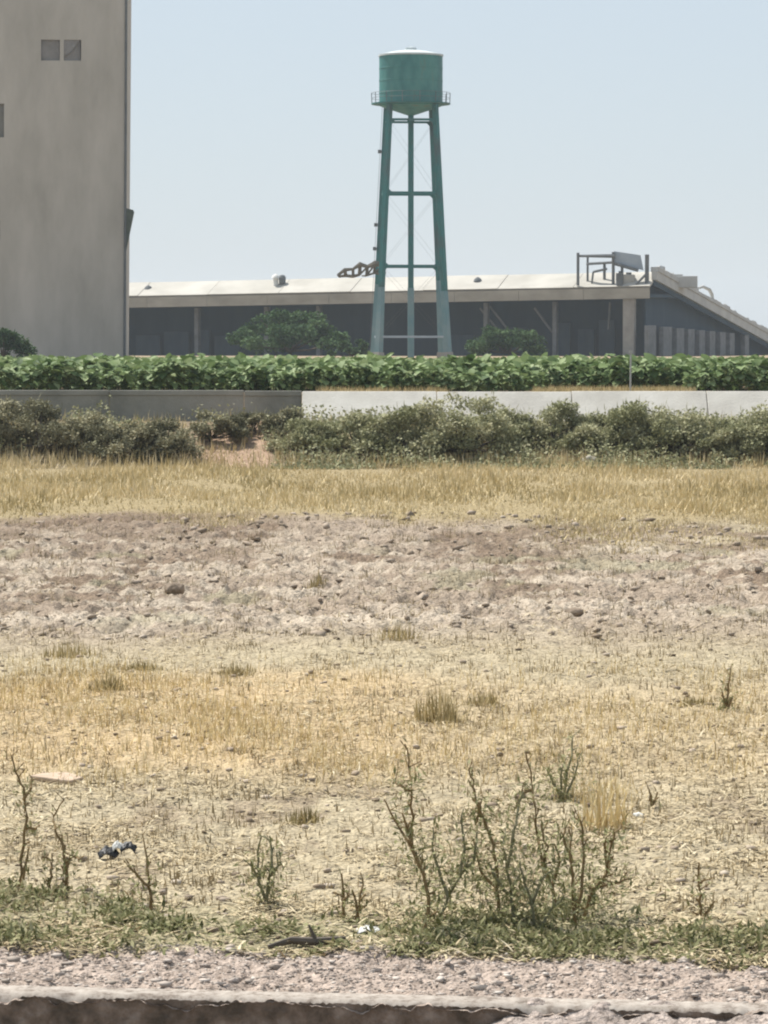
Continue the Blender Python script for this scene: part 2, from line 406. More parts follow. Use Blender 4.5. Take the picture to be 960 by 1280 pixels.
# kerb: rough edge beam, its near face in shade
def build_kerb():
    xs = np.arange(-9, 9.01, .012)
    V = []; 
    k = kerbD(xs)
    ch = (N1.fbm(xs * 9, xs * 0 + 2, 5) - .5) * .22 + (rs.rand(len(xs)) - .5) * .16
    ch2 = np.clip(N2.fbm(xs * 5, xs * 0 + 5, 5) - .57, 0, 1) * .30 + .012 * rs.rand(len(xs))
    topz = .02 + .012 * ch
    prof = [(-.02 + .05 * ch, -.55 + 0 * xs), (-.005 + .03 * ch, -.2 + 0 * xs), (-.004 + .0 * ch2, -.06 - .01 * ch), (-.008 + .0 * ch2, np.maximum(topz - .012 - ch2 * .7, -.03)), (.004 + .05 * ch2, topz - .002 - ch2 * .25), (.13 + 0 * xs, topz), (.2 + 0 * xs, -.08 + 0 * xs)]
    n = len(prof)
    V = np.stack([np.stack([xs, k - .08 + dy, z + 0 * xs], 1) for dy, z in prof], 1).reshape(-1, 3)
    i = (np.arange(len(xs) - 1) * n)[:, None] + np.arange(n - 1)[None]
    Fc = np.stack([i, i + n, i + n + 1, i + 1], -1).reshape(-1, 4)
    m, nn, b, out = newmat('kerb_concrete_dirty')
    tc = nn.nodes.new('ShaderNodeTexCoord')
    sepx = nn.nodes.new('ShaderNodeSeparateXYZ'); nn.links.new(tc.outputs['Object'], sepx.inputs[0])
    t = nn.nodes.new('ShaderNodeTexNoise'); t.inputs['Scale'].default_value = 16; t.inputs['Detail'].default_value = 12; t.inputs['Roughness'].default_value = .75; nn.links.new(tc.outputs['Object'], t.inputs[0])
    r = ramp(nn, [(.15, .12, .095), (.31, .27, .23), (.42, .38, .33)], [.38, .5, .68]); nn.links.new(t.outputs['Fac'], r.inputs[0])
    nn.links.new(r.outputs[0], b.inputs['Base Color']); b.inputs['Roughness'].default_value = .9
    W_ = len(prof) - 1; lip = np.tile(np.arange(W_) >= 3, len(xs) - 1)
    tag(link('kerb', npmesh('kerb', V, Fc[lip]), m), kind='structure')
    mm = mat_noise('dark_brown_stone', [(.08, .062, .045), (.16, .12, .09), (.30, .245, .20)], pos=[.36, .52, .70], scale=9, detail=12, bump=1, bscale=25)  # face below the lip, a darker brown than the lip itself
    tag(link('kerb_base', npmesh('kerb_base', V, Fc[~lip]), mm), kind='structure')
    # dark brown facing under the lip
    pos = []; 
build_kerb()

# ------------------------------------------------------------------ tall building at left
def tall_building():
    D = 200.0; k = D / F
    xr = Xp(154.5, D)
    t = empty('tall_building', (xr, D, FAR_Z), 'tall grey-beige windowless block rising out of frame at left', 'building', rz=R(2.75))
    # local: x to the left negative, y depth, z up
    H = 27.0; Wd = 13.0; Dp = 12.0
    def lx(px): return (px - 156) * k
    def lz(py): return Zp(py, D) - FAR_Z
    holes = [(lx(52), lx(75), lz(76), lz(50)), (lx(80), lx(101), lz(76), lz(50)), (lx(-22), lx(7), lz(172), lz(130)), (lx(-30), lx(2), lz(300), lz(276))]
    xs = sorted({-Wd, 0.0} | {h[0] for h in holes} | {h[1] for h in holes}); zs = sorted({-1.0, H} | {h[2] for h in holes} | {h[3] for h in holes})
    def lean(x, z): return x + (.011 * z if x > -.01 else .011 * z * (x + Wd) / Wd)
    m = MB()
    for a, b in zip(xs[:-1], xs[1:]):
        for c, d in zip(zs[:-1], zs[1:]):
            if any(a >= h[0] - 1e-6 and b <= h[1] + 1e-6 and c >= h[2] - 1e-6 and d <= h[3] + 1e-6 for h in holes): continue
            m.add([(lean(a, c), 0, c), (lean(b, c), 0, c), (lean(b, d), 0, d), (lean(a, d), 0, d)], [(0, 1, 2, 3)])
    for h in holes:   # reveals
        a, b, c, d = h; q = .35
        A = [(lean(a, c), 0, c), (lean(b, c), 0, c), (lean(b, d), 0, d), (lean(a, d), 0, d)]
        B = [(x, q, z) for x, y, z in A]
        m.add(A + B, [(0, 4, 5, 1), (1, 5, 6, 2), (2, 6, 7, 3), (3, 7, 4, 0)])
    A = [(lean(-Wd, -1), 0, -1), (lean(0, -1), 0, -1), (lean(0, H), 0, H), (lean(-Wd, H), 0, H)]; B = [(x, Dp, z) for x, y, z in A]
    m.add(A + B, [(1, 5, 6, 2), (5, 4, 7, 6), (4, 0, 3, 7), (3, 2, 6, 7)])
    m.build('wall', M['plaster'], t)
    p = MB(); a, b, c, d = holes[0]; p.box((a + .01, .16, c + .01), (b + .1, .22, d - .01)); p.build('window', M['pane'], t)
    a, b, c, d = holes[1]; p = MB(); p.box((a + .01, .16, c + .01), (b + .1, .22, d - .01)); wn = p.build('window', M['pane'], t)
    p = MB(); hx = a + .12
    A = [(a + .03, .06, c + .2), (a + .45, .06, c + .42), (b + .02, .06, d - .1), (b + .02, .06, d), (a + .03, .06, d)]
    B = [(x, .09, z) for x, y, z in A]; n = 5
    p.add(A + B, [tuple(range(n)), tuple(range(2 * n - 1, n - 1, -1))] + [(i, i + n, (i + 1) % n + n, (i + 1) % n) for i in range(n)])
    o = p.build('torn_cover', M['sheet_cloth'], wn)
    for i in (2, 3):
        a, b, c, d = holes[i]; p = MB(); p.box((a + .01, .2, c + .01), (b + .05, .28, d - .01)); p.build('opening', M['dark_hole'], t)
    # bracket-like hopper on the right edge
    z0, z1, zm = lz(312), lz(263), lz(266)
    p = MB(); x0 = .011 * z0 + .0; w_ = .5
    A = [(x0 - .05, .05, z0), (x0 + .08, .05, z0), (x0 + w_ + .02, .05, z1 - .05), (x0 + w_ - .02, .05, z1 + .03), (x0 - .05, .05, z1 + .16)]
    B = [(x, 1.4, z) for x, y, z in A]
    p.add(A + B, [tuple(range(n)), tuple(range(2 * n - 1, n - 1, -1))] + [(i, i + n, (i + 1) % n + n, (i + 1) % n) for i in range(n)])
    p.build('side_chute', M['bracket'], t)
    p = MB(); p.tube([(.05, -.06, 0), (.011 * H - .03, -.06, H)], .07, 8); p.build('downpipe', M['metal_dark'], t)
    p = MB(); p.box((-Wd - .2, -.2, H), (.5, Dp + .2, H + .4)); p.build('roof', M['gable_board'], t)
tall_building()

# ------------------------------------------------------------------ water tower
def water_tower():
    D = 285.0; k = D / F; cx = Xp(513.5, D)
    t = empty('water_tower', (cx, D, FAR_Z), 'tall teal water tower with cylindrical tank on splayed steel legs', 'water tower')
    def z(py): return Zp(py, D) - FAR_Z
    def x(px): return (px - 512) * k
    r = 2.5; zt, zb, zc = z(70.5), z(132), z(145)
    m = MB(); prof = [(.12, zc), (.5, zc + .12)]
    prof += [(r * .96, zb - .06), (r, zb)]
    for i in range(1, 4):
        zz = zb + (zt - zb) * i / 4.0; prof += [(r, zz - .05), (r + .02, zz - .04), (r + .02, zz + .04), (r, zz + .05)]
    prof += [(r, zt)]
    m.lathe(prof, 56).build('tank', M['tank_teal'], t, smooth=True)
    m = MB(); m.lathe([(r + .06, zt - .02), (r + .06, zt + .12), (r * .55, zt + .38), (.45, zt + .5), (.45, zt + .68), (.02, zt + .74)], 56)
    m.lathe([(.02, zt - .02), (r + .06, zt - .02)], 56).build('tank_roof', M['tank_roof'], t, smooth=True)
    # gallery
    zg = z(130); m = MB(); m.lathe([(r + .03, zg - .04), (r + .62, zg - .04), (r + .62, zg + .05), (r + .03, zg + .05)], 40)
    gl = m.build('gallery', M['leg_teal'], t)
    m = MB()
    for i in range(14):
        a = 2 * math.pi * (i + .0) / 14; m.tube([((r + .57) * math.cos(a), (r + .57) * math.sin(a), zg), ((r + .6) * math.cos(a), (r + .6) * math.sin(a), zg + .85)], .032, 5)
    for hz in (.45, .85):
        ring = [((r + .6) * math.cos(2 * math.pi * i / 40), (r + .6) * math.sin(2 * math.pi * i / 40), zg + hz) for i in range(41)]
        m.tube(ring, .016, 4, cap=False)
    m.build('railing', M['metal_dark'], gl)
    for i in range(4):
        pass
    # legs
    ang = [R(45 + 3.5 + 90 * i) for i in range(4)]
    ht, hb = 28.3 * k * math.sqrt(2), 43.0 * k * math.sqrt(2)
    ztop = zb - .1; zmid = z(350)
    def legp(i, zz):
        q = zz / ztop; rr = hb + (ht - hb) * q
        return Vector((rr * math.cos(ang[i]), rr * math.sin(ang[i]), zz))
    for i in range(4):
        zm = zmid - .3 * i
        m = MB(); m.tube([legp(i, zm), legp(i, ztop + .1)], [.275, .26], 4, rot=R(45)); lg = m.build('leg', M['leg_teal'], t, bevel=.02)
        m = MB(); m.tube([legp(i, -.1), legp(i, zm - .003)], [.36, .28], 4, rot=R(45)); m.build('leg_foot', M['leg_low'], lg, bevel=.02)
        m = MB(); m.tube([legp(i, -.3), legp(i, .45)], [.5, .42], 4, rot=R(45)); m.build('footing', M['pillar'], lg)
    rows = [151, 242, 333, 421]
    for j, py in enumerate(rows):
        zz = z(py)
        for i in range(4):
            a, b = legp(i, zz), legp((i + 1) % 4, zz)
            u = (b - a).normalized(); a2, b2 = a + u * .16, b - u * .16
            m = MB(); m.tube([a2, b2], .12, 4, rot=R(45))
            if j < 3:
                for P0, s in ((a2, 1), (b2, -1)):        # curved knees in the corners
                    for q in (1, -1):
                        if j == 0 and q == 1: continue
                        n = u.cross(Vector((0, 0, 1))) * .05
                        pts = [P0, P0 + u * s * .62]
                        for e in range(1, 5):
                            th = e / 5 * math.pi / 2
                            pts.append(P0 + u * s * .62 * (1 - math.sin(th)) + Vector((0, 0, q * .62 * (1 - math.cos(th)))))
                        pts.append(P0 + Vector((0, 0, q * .62)))
                        L = len(pts)
                        m.add([p + n for p in pts] + [p - n for p in pts], [tuple(range(L)), tuple(range(2 * L - 1, L - 1, -1))] + [(e, e + L, (e + 1) % L + L, (e + 1) % L) for e in range(L)])
            m.build('strut', M['leg_teal'] if j < 3 else M['grey_sheet'], t)
    for j in range(3):       # thin tie rods
        za, zb2 = z(rows[j]), z(rows[j + 1])
        for i in range(4):
            a, b = legp(i, za), legp((i + 1) % 4, zb2); c, d = legp(i, zb2), legp((i + 1) % 4, za)
            m = MB(); m.tube([a, b], .006, 4); m.tube([c, d], .006, 4); m.build('tie_rod', M['metal_dark'], t)
    m = MB(); m.tube([(0, 0, -.2), (0, 0, z(360))], .26, 12); m.build('riser_pipe', M['leg_low'], t, smooth=True)
    m = MB(); m.tube([(0, 0, z(360) + .003), (0, 0, zc + .08)], .225, 12); m.tube([(0, 0, zc - .5), (0, 0, zc - .3)], .28, 12); m.build('riser_pipe', M['leg_teal'], t, smooth=True)
    # ladder up the left-hand leg
    m = MB(); A0, A1 = legp(1, .5) + Vector((-.4, -.1, 0)), legp(1, ztop) + Vector((-.34, -.1, .5))
    for s in (-.2, .2):
        m.tube([A0 + Vector((0, s, 0)), A1 + Vector((0, s, 0))], .018, 4)
    for i in range(60):
        p = A0.lerp(A1, i / 60); m.tube([p + Vector((0, -.2, 0)), p + Vector((0, .2, 0))], .012, 4)
    for py in (188, 280, 310):
        p = A0.lerp(A1, (z(py) - A0.z) / (A1.z - A0.z)); m.tube([p + Vector((-.1, 0, 0)), p + Vector((.5, .1, 0))], .05, 5); m.box(p - Vector((.16, .1, .14)), p + Vector((.1, .1, .14)))
    m.build('ladder', M['metal_dark'], t)
    # twisted bracket arm on the left leg
    m = MB(); rr = random.Random(3)
    base = [(478, 332), (468, 330), (458, 334), (449, 331), (440, 337), (430, 338), (422, 344)]
    low = [(476, 343), (466, 342), (457, 345), (448, 344), (440, 346), (431, 345), (424, 346)]
    bp = [Vector((x(a), -2.0 + .2 * rr.random(), z(b))) for a, b in base]; lp = [Vector((x(a), -1.8 + .2 * rr.random(), z(b))) for a, b in low]
    m.tube(bp, [.2, .26, .17, .22, .12, .17, .12], 6); m.tube(lp[:3], .09, 6); m.tube(lp[3:], [.12, .15, .14, .1], 6)
    for a, b in zip(bp, lp): m.tube([a, b], .09 + .07 * rr.random(), 5)
    for i in range(3): m.tube([bp[i], lp[i + 1]], .08, 5)
    for i in range(16):
        q = rr.choice(bp[:4] + lp[:3]); m.tube([q, q + Vector((rr.uniform(-.4, .4), rr.uniform(-.3, .3), rr.uniform(-.25, .25)))], .06, 4)
    m.build('bracket_arm', M['metal_rust'], t)
water_tower()

# ------------------------------------------------------------------ long shed behind
def shed():
    D0 = 320.0; k = D0 / F
    x0 = Xp(813, D0)
    u = Vector((-.93, .367, 0)).normalized(); v = Vector((.367, .93, 0)).normalized()
    t = empty('shed', (x0, D0, FAR_Z), 'long open-fronted farm shed with pale roof edge and sloping right gable', 'shed')
    L = 86.0
    def W(a, b, zz):     # a along the front to the left, b depth, zz height above shed floor; roof falls slightly to the left
        p = u * a + v * b; return Vector((p.x, p.y, zz - .0125 * a))
    def prism(poly_fn0, poly_fn1): pass
    ze = Zp(373, D0) - FAR_Z; zf = Zp(357.5, D0) - FAR_Z; zr = Zp(339, D0) - FAR_Z
    def hx(m, a0, a1, prof):   # extrude a (b,z) profile along the front
        n = len(prof)
        A = [W(a0, b, z) for b, z in prof]; B = [W(a1, b, z) for b, z in prof]
        m.add(A + B, [tuple(range(n)), tuple(range(2 * n - 1, n - 1, -1))] + [(i, i + n, (i + 1) % n + n, (i + 1) % n) for i in range(n)])
    rise = 2.6
    def back(b): return zr - (b - rise) * .148
    # front roof band in sheets, then the long back slope
    for i in range(12):
        a0 = i * L / 12; a1 = a0 + L / 12 - .05
        dz = .05 * random.random()
        m = MB(); hx(m, a0, a1, [(-.35, zf + dz), (rise, zr + dz), (rise, zr - .15 + dz), (-.2, zf - .14 + dz)]); m.build('roof_panel', M['roof_sheet'], t)
    m = MB(); hx(m, 0.12, L - .1, [(rise + .01, zr - .02), (46, back(46)), (46, back(46) - .2), (rise + .01, zr - .2)]); m.build('roof', M['roof_sheet'], t)
    m = MB()
    for i in range(14):
        a0 = i * L / 14; hx(m, a0, a0 + L / 14 - .03, [(-.42, ze), (-.42, zf - .15), (-.24, zf - .15), (-.24, ze)])
    m.build('fascia', M['fascia'], t)
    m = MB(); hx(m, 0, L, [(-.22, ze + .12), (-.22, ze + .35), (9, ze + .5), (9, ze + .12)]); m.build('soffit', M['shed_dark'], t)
    # gable board
    m = MB(); th = 1.05
    def gb(m, b0, b1, lo, hi, a0=-.35, a1=0.1):
        P_ = [(b0, back(b0) + lo), (b1, back(b1) + lo), (b1, back(b1) + hi), (b0, back(b0) + hi)]
        A = [W(a0, b, z) for b, z in P_]; B = [W(a1, b, z) for b, z in P_]
        m.add(A + B, [(0, 1, 2, 3), (7, 6, 5, 4), (0, 4, 5, 1), (1, 5, 6, 2), (2, 6, 7, 3), (3, 7, 4, 0)])
    gb(m, .6, 46, -th, -.25); m.build('gable_board', M['gable_board'], t)
    m = MB(); r2 = random.Random(5)
    b = 1.0
    while b < 44:
        l = r2.uniform(1.2, 3.2); gb(m, b, b + l, -.25, r2.uniform(.0, .22), -.45, .3); b += l + .03
    m.build('roof_edge', M['gable_board'], t)
    m = MB(); gb(m, .8, 46, -th - .45, -th - .003, -.1, .1); m.build('gable_board', M['shed_dark'], t)
    # gable wall: recessed dark upper, row of grey columns below
    m = MB(); hx2 = [(1.5, 0), (44, 0), (44, back(44) - th), (1.5, back(1.5) - th)]
    A = [W(.9, b, z) for b, z in hx2]; B = [W(1.1, b, z) for b, z in hx2]
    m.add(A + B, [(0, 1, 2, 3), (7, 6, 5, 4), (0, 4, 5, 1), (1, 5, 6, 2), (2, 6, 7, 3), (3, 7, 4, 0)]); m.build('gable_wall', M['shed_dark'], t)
    # solve b for photo column px on the gable side
    def bfor(px, a):
        q = (px - 480) / F; o = Vector((x0, D0, 0)) + u * a
        return (q * o.y - o.x) / (v.x - q * v.y)
    for px, wv in ((811, 9), (829, 11), (846, 9), (860, 8), (874, 7), (887, 7), (900, 7), (912, 6), (931, 5)):
        b = bfor(px, -.1); bb = bfor(px + wv, -.1); hgt = 2.75 - (px - 811) * .006
        m = MB(); A0 = W(-.1, b, 0); m.hexa([W(-.1, b, 0), W(-.1, bb, 0), W(.35, bb, 0), W(.35, b, 0), W(-.1, b, hgt), W(-.1, bb, hgt), W(.35, bb, hgt), W(.35, b, hgt)])
        m.build('column', M['pillar_grey'], t, bevel=.05)
    # front pillar and inner columns
    def afor(px, b):
        q = (px - 480) / F; o = Vector((x0, D0, 0)) + v * b
        return (q * o.y - o.x) / (u.x - q * u.y)
    def pil(px0, px1, b, top, mt, nm='pillar', d=.6, z0=0):
        a0, a1 = afor(px1, b), afor(px0, b)
        m = MB(); m.hexa([W(a0, b, z0), W(a1, b, z0), W(a1, b + d, z0), W(a0, b + d, z0), W(a0, b, top), W(a1, b, top), W(a1, b + d, top), W(a0, b + d, top)]); return m.build(nm, mt, t, bevel=.03)
    pil(778, 792, -.1, ze - .003, M['pillar'])
    for px in (243, 330, 395, 604, 690): pil(px, px + 5, 2.0, ze - .1, M['pillar_grey'])
    # back wall of the front bay, with paler and darker panels
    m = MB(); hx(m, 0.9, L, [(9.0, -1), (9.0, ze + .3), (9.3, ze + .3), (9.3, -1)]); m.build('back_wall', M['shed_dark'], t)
    r3 = random.Random(8)
    for px0, px1, hgt in ((170, 200, 2.6), (205, 236, 2.9), (246, 262, 3.0), (268, 300, 2.4), (560, 592, 2.2), (690, 712, 3.2), (722, 742, 2.6), (748, 768, 3.4), (635, 660, 2.8)):
        pil(px0, px1, 8.2, hgt, M['shed_panel'], 'wall_panel', .3)
    # slanting braces seen right of the tower
    for a, b in (((600, 385), (628, 420)), ((612, 383), (645, 425)), ((668, 385), (690, 415)), ((762, 378), (760, 412))):
        pa = W(afor(a[0], 3), 3, 0); pb = W(afor(b[0], 3), 3, 0)
        pa.z = Zp(a[1], D0 + pa.y) - FAR_Z; pb.z = Zp(b[1], D0 + pb.y) - FAR_Z
        m = MB(); m.tube([pa, pb], .11, 5); m.build('brace', M['pillar_grey'], t)
    # far-left and back closure
    m = MB(); hx(m, L - .3, L, [(-.2, -1), (46, -1), (46, back(46)), (rise, zr - .3), (-.2, zf - .3)]); m.build('end_wall', M['shed_panel'], t)
    m = MB(); hx(m, 1, L - .5, [(45, -1), (45, back(45) - .25), (45.3, back(45) - .25), (45.3, -1)]); m.build('rear_wall', M['shed_panel'], t)

    # things on the roof, near the corner
    def pt(px, py, b):
        p = W(afor(px, b), b, 0); D = D0 + p.y; return Vector((x0 + p.x, D, Zp(py, D)))
    f0 = pt(722, 357, -.2)
    fr = empty('roof_frame', f0, 'dark steel pipe frame carrying a tilted grey sheet on shed roof corner', 'frame')
    def add(nm, pts, rad, mt, n=6): 
        m = MB(); m.tube([p - f0 for p in pts], rad, n); return m.build(nm, mt, fr)
    for px, top, b, rad in ((722, 316, -.2, .13), (734, 319, .9, .10), (766, 315, .2, .14), (755, 330, 1.2, .13), (777, 334, .5, .13)):
        add('post', [pt(px, 357, b), pt(px, top, b)], rad, M['metal_dark'])
    add('rail', [pt(722, 320, -.1), pt(768, 320, .1)], [.12, .2], M['metal_dark'])
    add('rail', [pt(733, 330, .8), pt(765, 328, .4)], .13, M['metal_dark'])
    add('rail', [pt(766, 329, .3), pt(797, 338, .5)], .17, M['metal_dark'])
    add('rail', [pt(741, 340, .4), pt(758, 336, .4)], .12, M['metal_dark'])
    add('brace', [pt(741, 340, .4), pt(739, 357, .4)], .09, M['metal_dark'])
    A = [pt(767, 314, .5), pt(800, 319, .8), pt(804, 338, .8), pt(768, 328, .5)]
    m = MB(); A = [p - f0 for p in A]; B = [p + Vector((0, .12, 0)) for p in A]; m.hexa(A + B); m.build('sheet_panel', M['grey_sheet'], fr)
    c0 = pt(783, 357, .3)
    ct = empty('container', c0, 'white box container under the tilted grey sheet on shed roof', 'container')
    m = MB(); m.box((-.65, 0, 0), (.75, 1.0, 1.0)); m.build('body', M['roof_sheet'], ct, bevel=.12)
    m = MB(); m.tube([(0.2, .5, 1.0), (.2, .5, 1.18)], .25, 12); m.build('lid', M['metal_dark'], ct)
    c1 = pt(774, 357, .0)
    bl = empty('drum', c1, 'small dark drum standing under the roof frame beams', 'drum')
    m = MB(); m.lathe([(.02, 0), (.33, 0), (.35, .4), (.33, .45), (.35, .5), (.33, 1.1), (.02, 1.12)], 16); m.build('body', M['metal_dark'], bl, smooth=True)
    m = MB(); m.tube([(0, 0, 1.1), (0, 0, 1.3)], .1, 8); m.build('cap', M['metal_dark'], bl)
    c2 = pt(808, 357, .3)
    m = MB(); m.tube([(0, 0, 0), (0, 0, Zp(318, D0) - c2.z)], .19, 8); m.tube([(0, 0, 1.1), (-1.0, 0, .05)], .12, 6)
    o = m.build('vent_pipe', M['metal_dark']); o.location = c2; tag(o, 'short upright dark pipe right of the tilted grey sheet', 'pipe')
    # leftovers on the gable slope
    def gpt(px, up=0, a=-.1):
        b = bfor(px, a); p = W(a, b, back(b) + .1 + up); return Vector((x0 + p.x, D0 + p.y, FAR_Z + p.z))
    c = gpt(868); o = MB().box((-.22, -.2, -.2), (.22, .2, 1.0)).box((-.32, -.25, -.2), (.32, .25, .12)).build('chimney', M['gable_board']); o.location = c; tag(o, 'little square chimney stub halfway down the sloping gable edge', 'chimney')
    m = MB(); a = gpt(866); pts = [gpt(872, .35), gpt(878, .75), gpt(886, .8), gpt(889, .5), gpt(890, .0)]
    m.tube([p - a for p in pts], [.12, .14, .17, .17, .15], 8); o = m.build('bent_pipe', M['gable_board'], smooth=True); o.location = a; tag(o, 'curved grey pipe elbow on the sloping gable edge', 'pipe')
    c = gpt(848); m = MB(); m.box((-1.5, -1, -.6), (1.6, .4, .45)); m.box((-1.2, -.8, .45), (.3, .2, .62)); o = m.build('roof_box', M['gable_board'], bevel=.05); o.location = c; tag(o, 'low grey box on the gable edge left of the chimney stub', 'box')
    for i, (px, s) in enumerate(((824, .5), (830, .35), (836, .42), (905, .3), (917, .26), (933, .25))):
        c = gpt(px); v_, f_ = ico(40 + i, .35); m = MB(); m.add(v_ * s, [tuple(q) for q in f_]); o = m.build('rubble_lump', M['gable_board']); o.location = c
        tag(o, ['largest rough grey lump at the peak of the gable', 'rough grey lump second from the gable peak', 'rough grey lump third from the gable peak', 'small lump on gable edge just past the bent pipe', 'small lump on gable edge midway between pipe and frame', 'small lump on gable edge farthest to the right'][i], 'lump', 'lumps along the gable edge')
    for i, (px, py, s, mt) in enumerate(((345, 348, .38, 'white_plastic'), (597, 352, .36, 'metal_dark'), (186, 362, .38, 'metal_dark'))):
        b = 1.4; p = pt(px, py, b)
        m = MB(); m.lathe([(s * .6, -.9), (s * .6, .0), (s * 1.1, .02), (s * .9, .22), (s * .3, .4), (.01, .42)], 14)
        e = empty('roof_vent', p, ['white domed roof vent with dark side, left of the tower', 'small dark roof vent just right of the tower legs', 'small dark roof vent beside the tall grey block'][i], 'vent', 'vents along the pale roof band')
        m.build('cap', M[mt], e, smooth=True)
        if i == 0: m = MB(); m.lathe([(.3, -.5), (.34, .1), (.2, .3), (.01, .33)], 10, (.6, 0)).build('side_cap', M['metal_dark'], e)
shed()

# ------------------------------------------------------------------ foliage things
def blob_points(rng, n, blobs):
    """points through several ellipsoids, denser near the skin"""
    w_ = np.array([b[3] * b[4] * b[5] for b in blobs]) ** .7; w_ /= w_.sum()
    idx = rng.choice(len(blobs), n, p=w_); B = np.array(blobs)[idx]
    d = rng.normal(size=(n, 3)); d /= np.linalg.norm(d, axis=1)[:, None]
    r = rng.rand(n) ** .45
    return B[:, :3] + d * B[:, 3:6] * r[:, None], d, r, idx
def tree(name, cx, D, w_, h, seed, label, cat, nleaf, leaf, mt='leaf_tree', group=None, trunk_h=.4, zb=FAR_Z, ncl=26, tipl=0):
    rng = np.random.RandomState(seed)
    t = empty(name, (cx, D, zb), label, cat, group)
    # clumps hang on a dome
    blobs = []
    for i in range(ncl):
        a = rng.rand() * 2 * math.pi; rr = rng.rand() ** .6; e = rng.rand()
        px_, py_ = w_ * .42 * rr * math.cos(a), w_ * .42 * rr * math.sin(a)
        top = h * (1 - .55 * rr ** 2)
        zz = h * .18 + (top - h * .25) * e ** .6
        s = h * rng.uniform(.10, .22)
        blobs.append((px_, py_, zz, s * 1.25, s * 1.25, s * .8))
    p, d, r, idx = blob_points(rng, nleaf, blobs)
    bv = rng.rand(ncl)
    p[:, 2] = np.maximum(p[:, 2], .02)
    shade = bv[idx] * .6
    var = np.clip(shade + rng.rand(nleaf) * .38, 0, 1)
    az = np.arctan2(d[:, 1], d[:, 0]) - math.pi / 2 + rng.normal(size=nleaf) * .7
    rot = rotm(az, rng.normal(size=nleaf) * .6 + .3, rng.normal(size=nleaf) * .5)
    sc_ = leaf * rng.uniform(.6, 1.3, nleaf)
    S3 = np.stack([sc_] * 3, 1)
    if tipl:       # wispy shoots that break the outline
        k_ = rng.choice(nleaf, tipl); p = np.concatenate([p, p[k_] + d[k_] * leaf * .7])
        rot = np.concatenate([rot, rotm(rng.rand(tipl) * 6.28, math.pi / 2 + rng.normal(size=tipl) * .4)])
        S3 = np.concatenate([S3, np.stack([leaf * .35 * np.ones(tipl), leaf * rng.uniform(1.2, 3.6, tipl), leaf * np.ones(tipl)], 1)])
        var = np.concatenate([var, np.clip(var[k_] + .1, 0, 1)])
    me = inst('foliage', LEAF_V, LEAF_F, p, rot, S3, var); link('crown', me, M[mt], t)
    m = MB(); top = Vector((0, 0, h * trunk_h)); m.tube([(0, 0, -.15), (.02 * h, 0, h * .2), top], [.05 * h, .04 * h, .03 * h], 7)
    for b in blobs[::3]:
        m.tube([(0, 0, h * .15), (b[0] * .5, b[1] * .5, b[2] * .6), (b[0], b[1], b[2])], [.03 * h, .018 * h, .008 * h], 5)
    m.build('trunk', M['bark'], t)
    return t
# three dark shrubs standing before the shed
tree('shrub_tree', Xp(362, 262), 262, 9.6, 3.9, 11, 'broad dark round shrub in front of shed, left of the tower', 'tree', 9000, .24, ncl=34)
tree('shrub_tree', Xp(440, 258), 258, 3.6, 1.5, 15, 'low dark shrub between the broad shrub and the tower', 'tree', 2500, .2, ncl=14)
tree('shrub_tree', Xp(636, 255), 255, 5.6, 3.3, 12, 'compact dark round shrub in front of shed, right of the tower', 'tree', 6000, .22, ncl=22)
tree('shrub_tree', Xp(4, 185), 185, 3.4, 2.0, 13, 'dark green shrub at foot of the tall grey block', 'tree', 3500, .16, ncl=16)

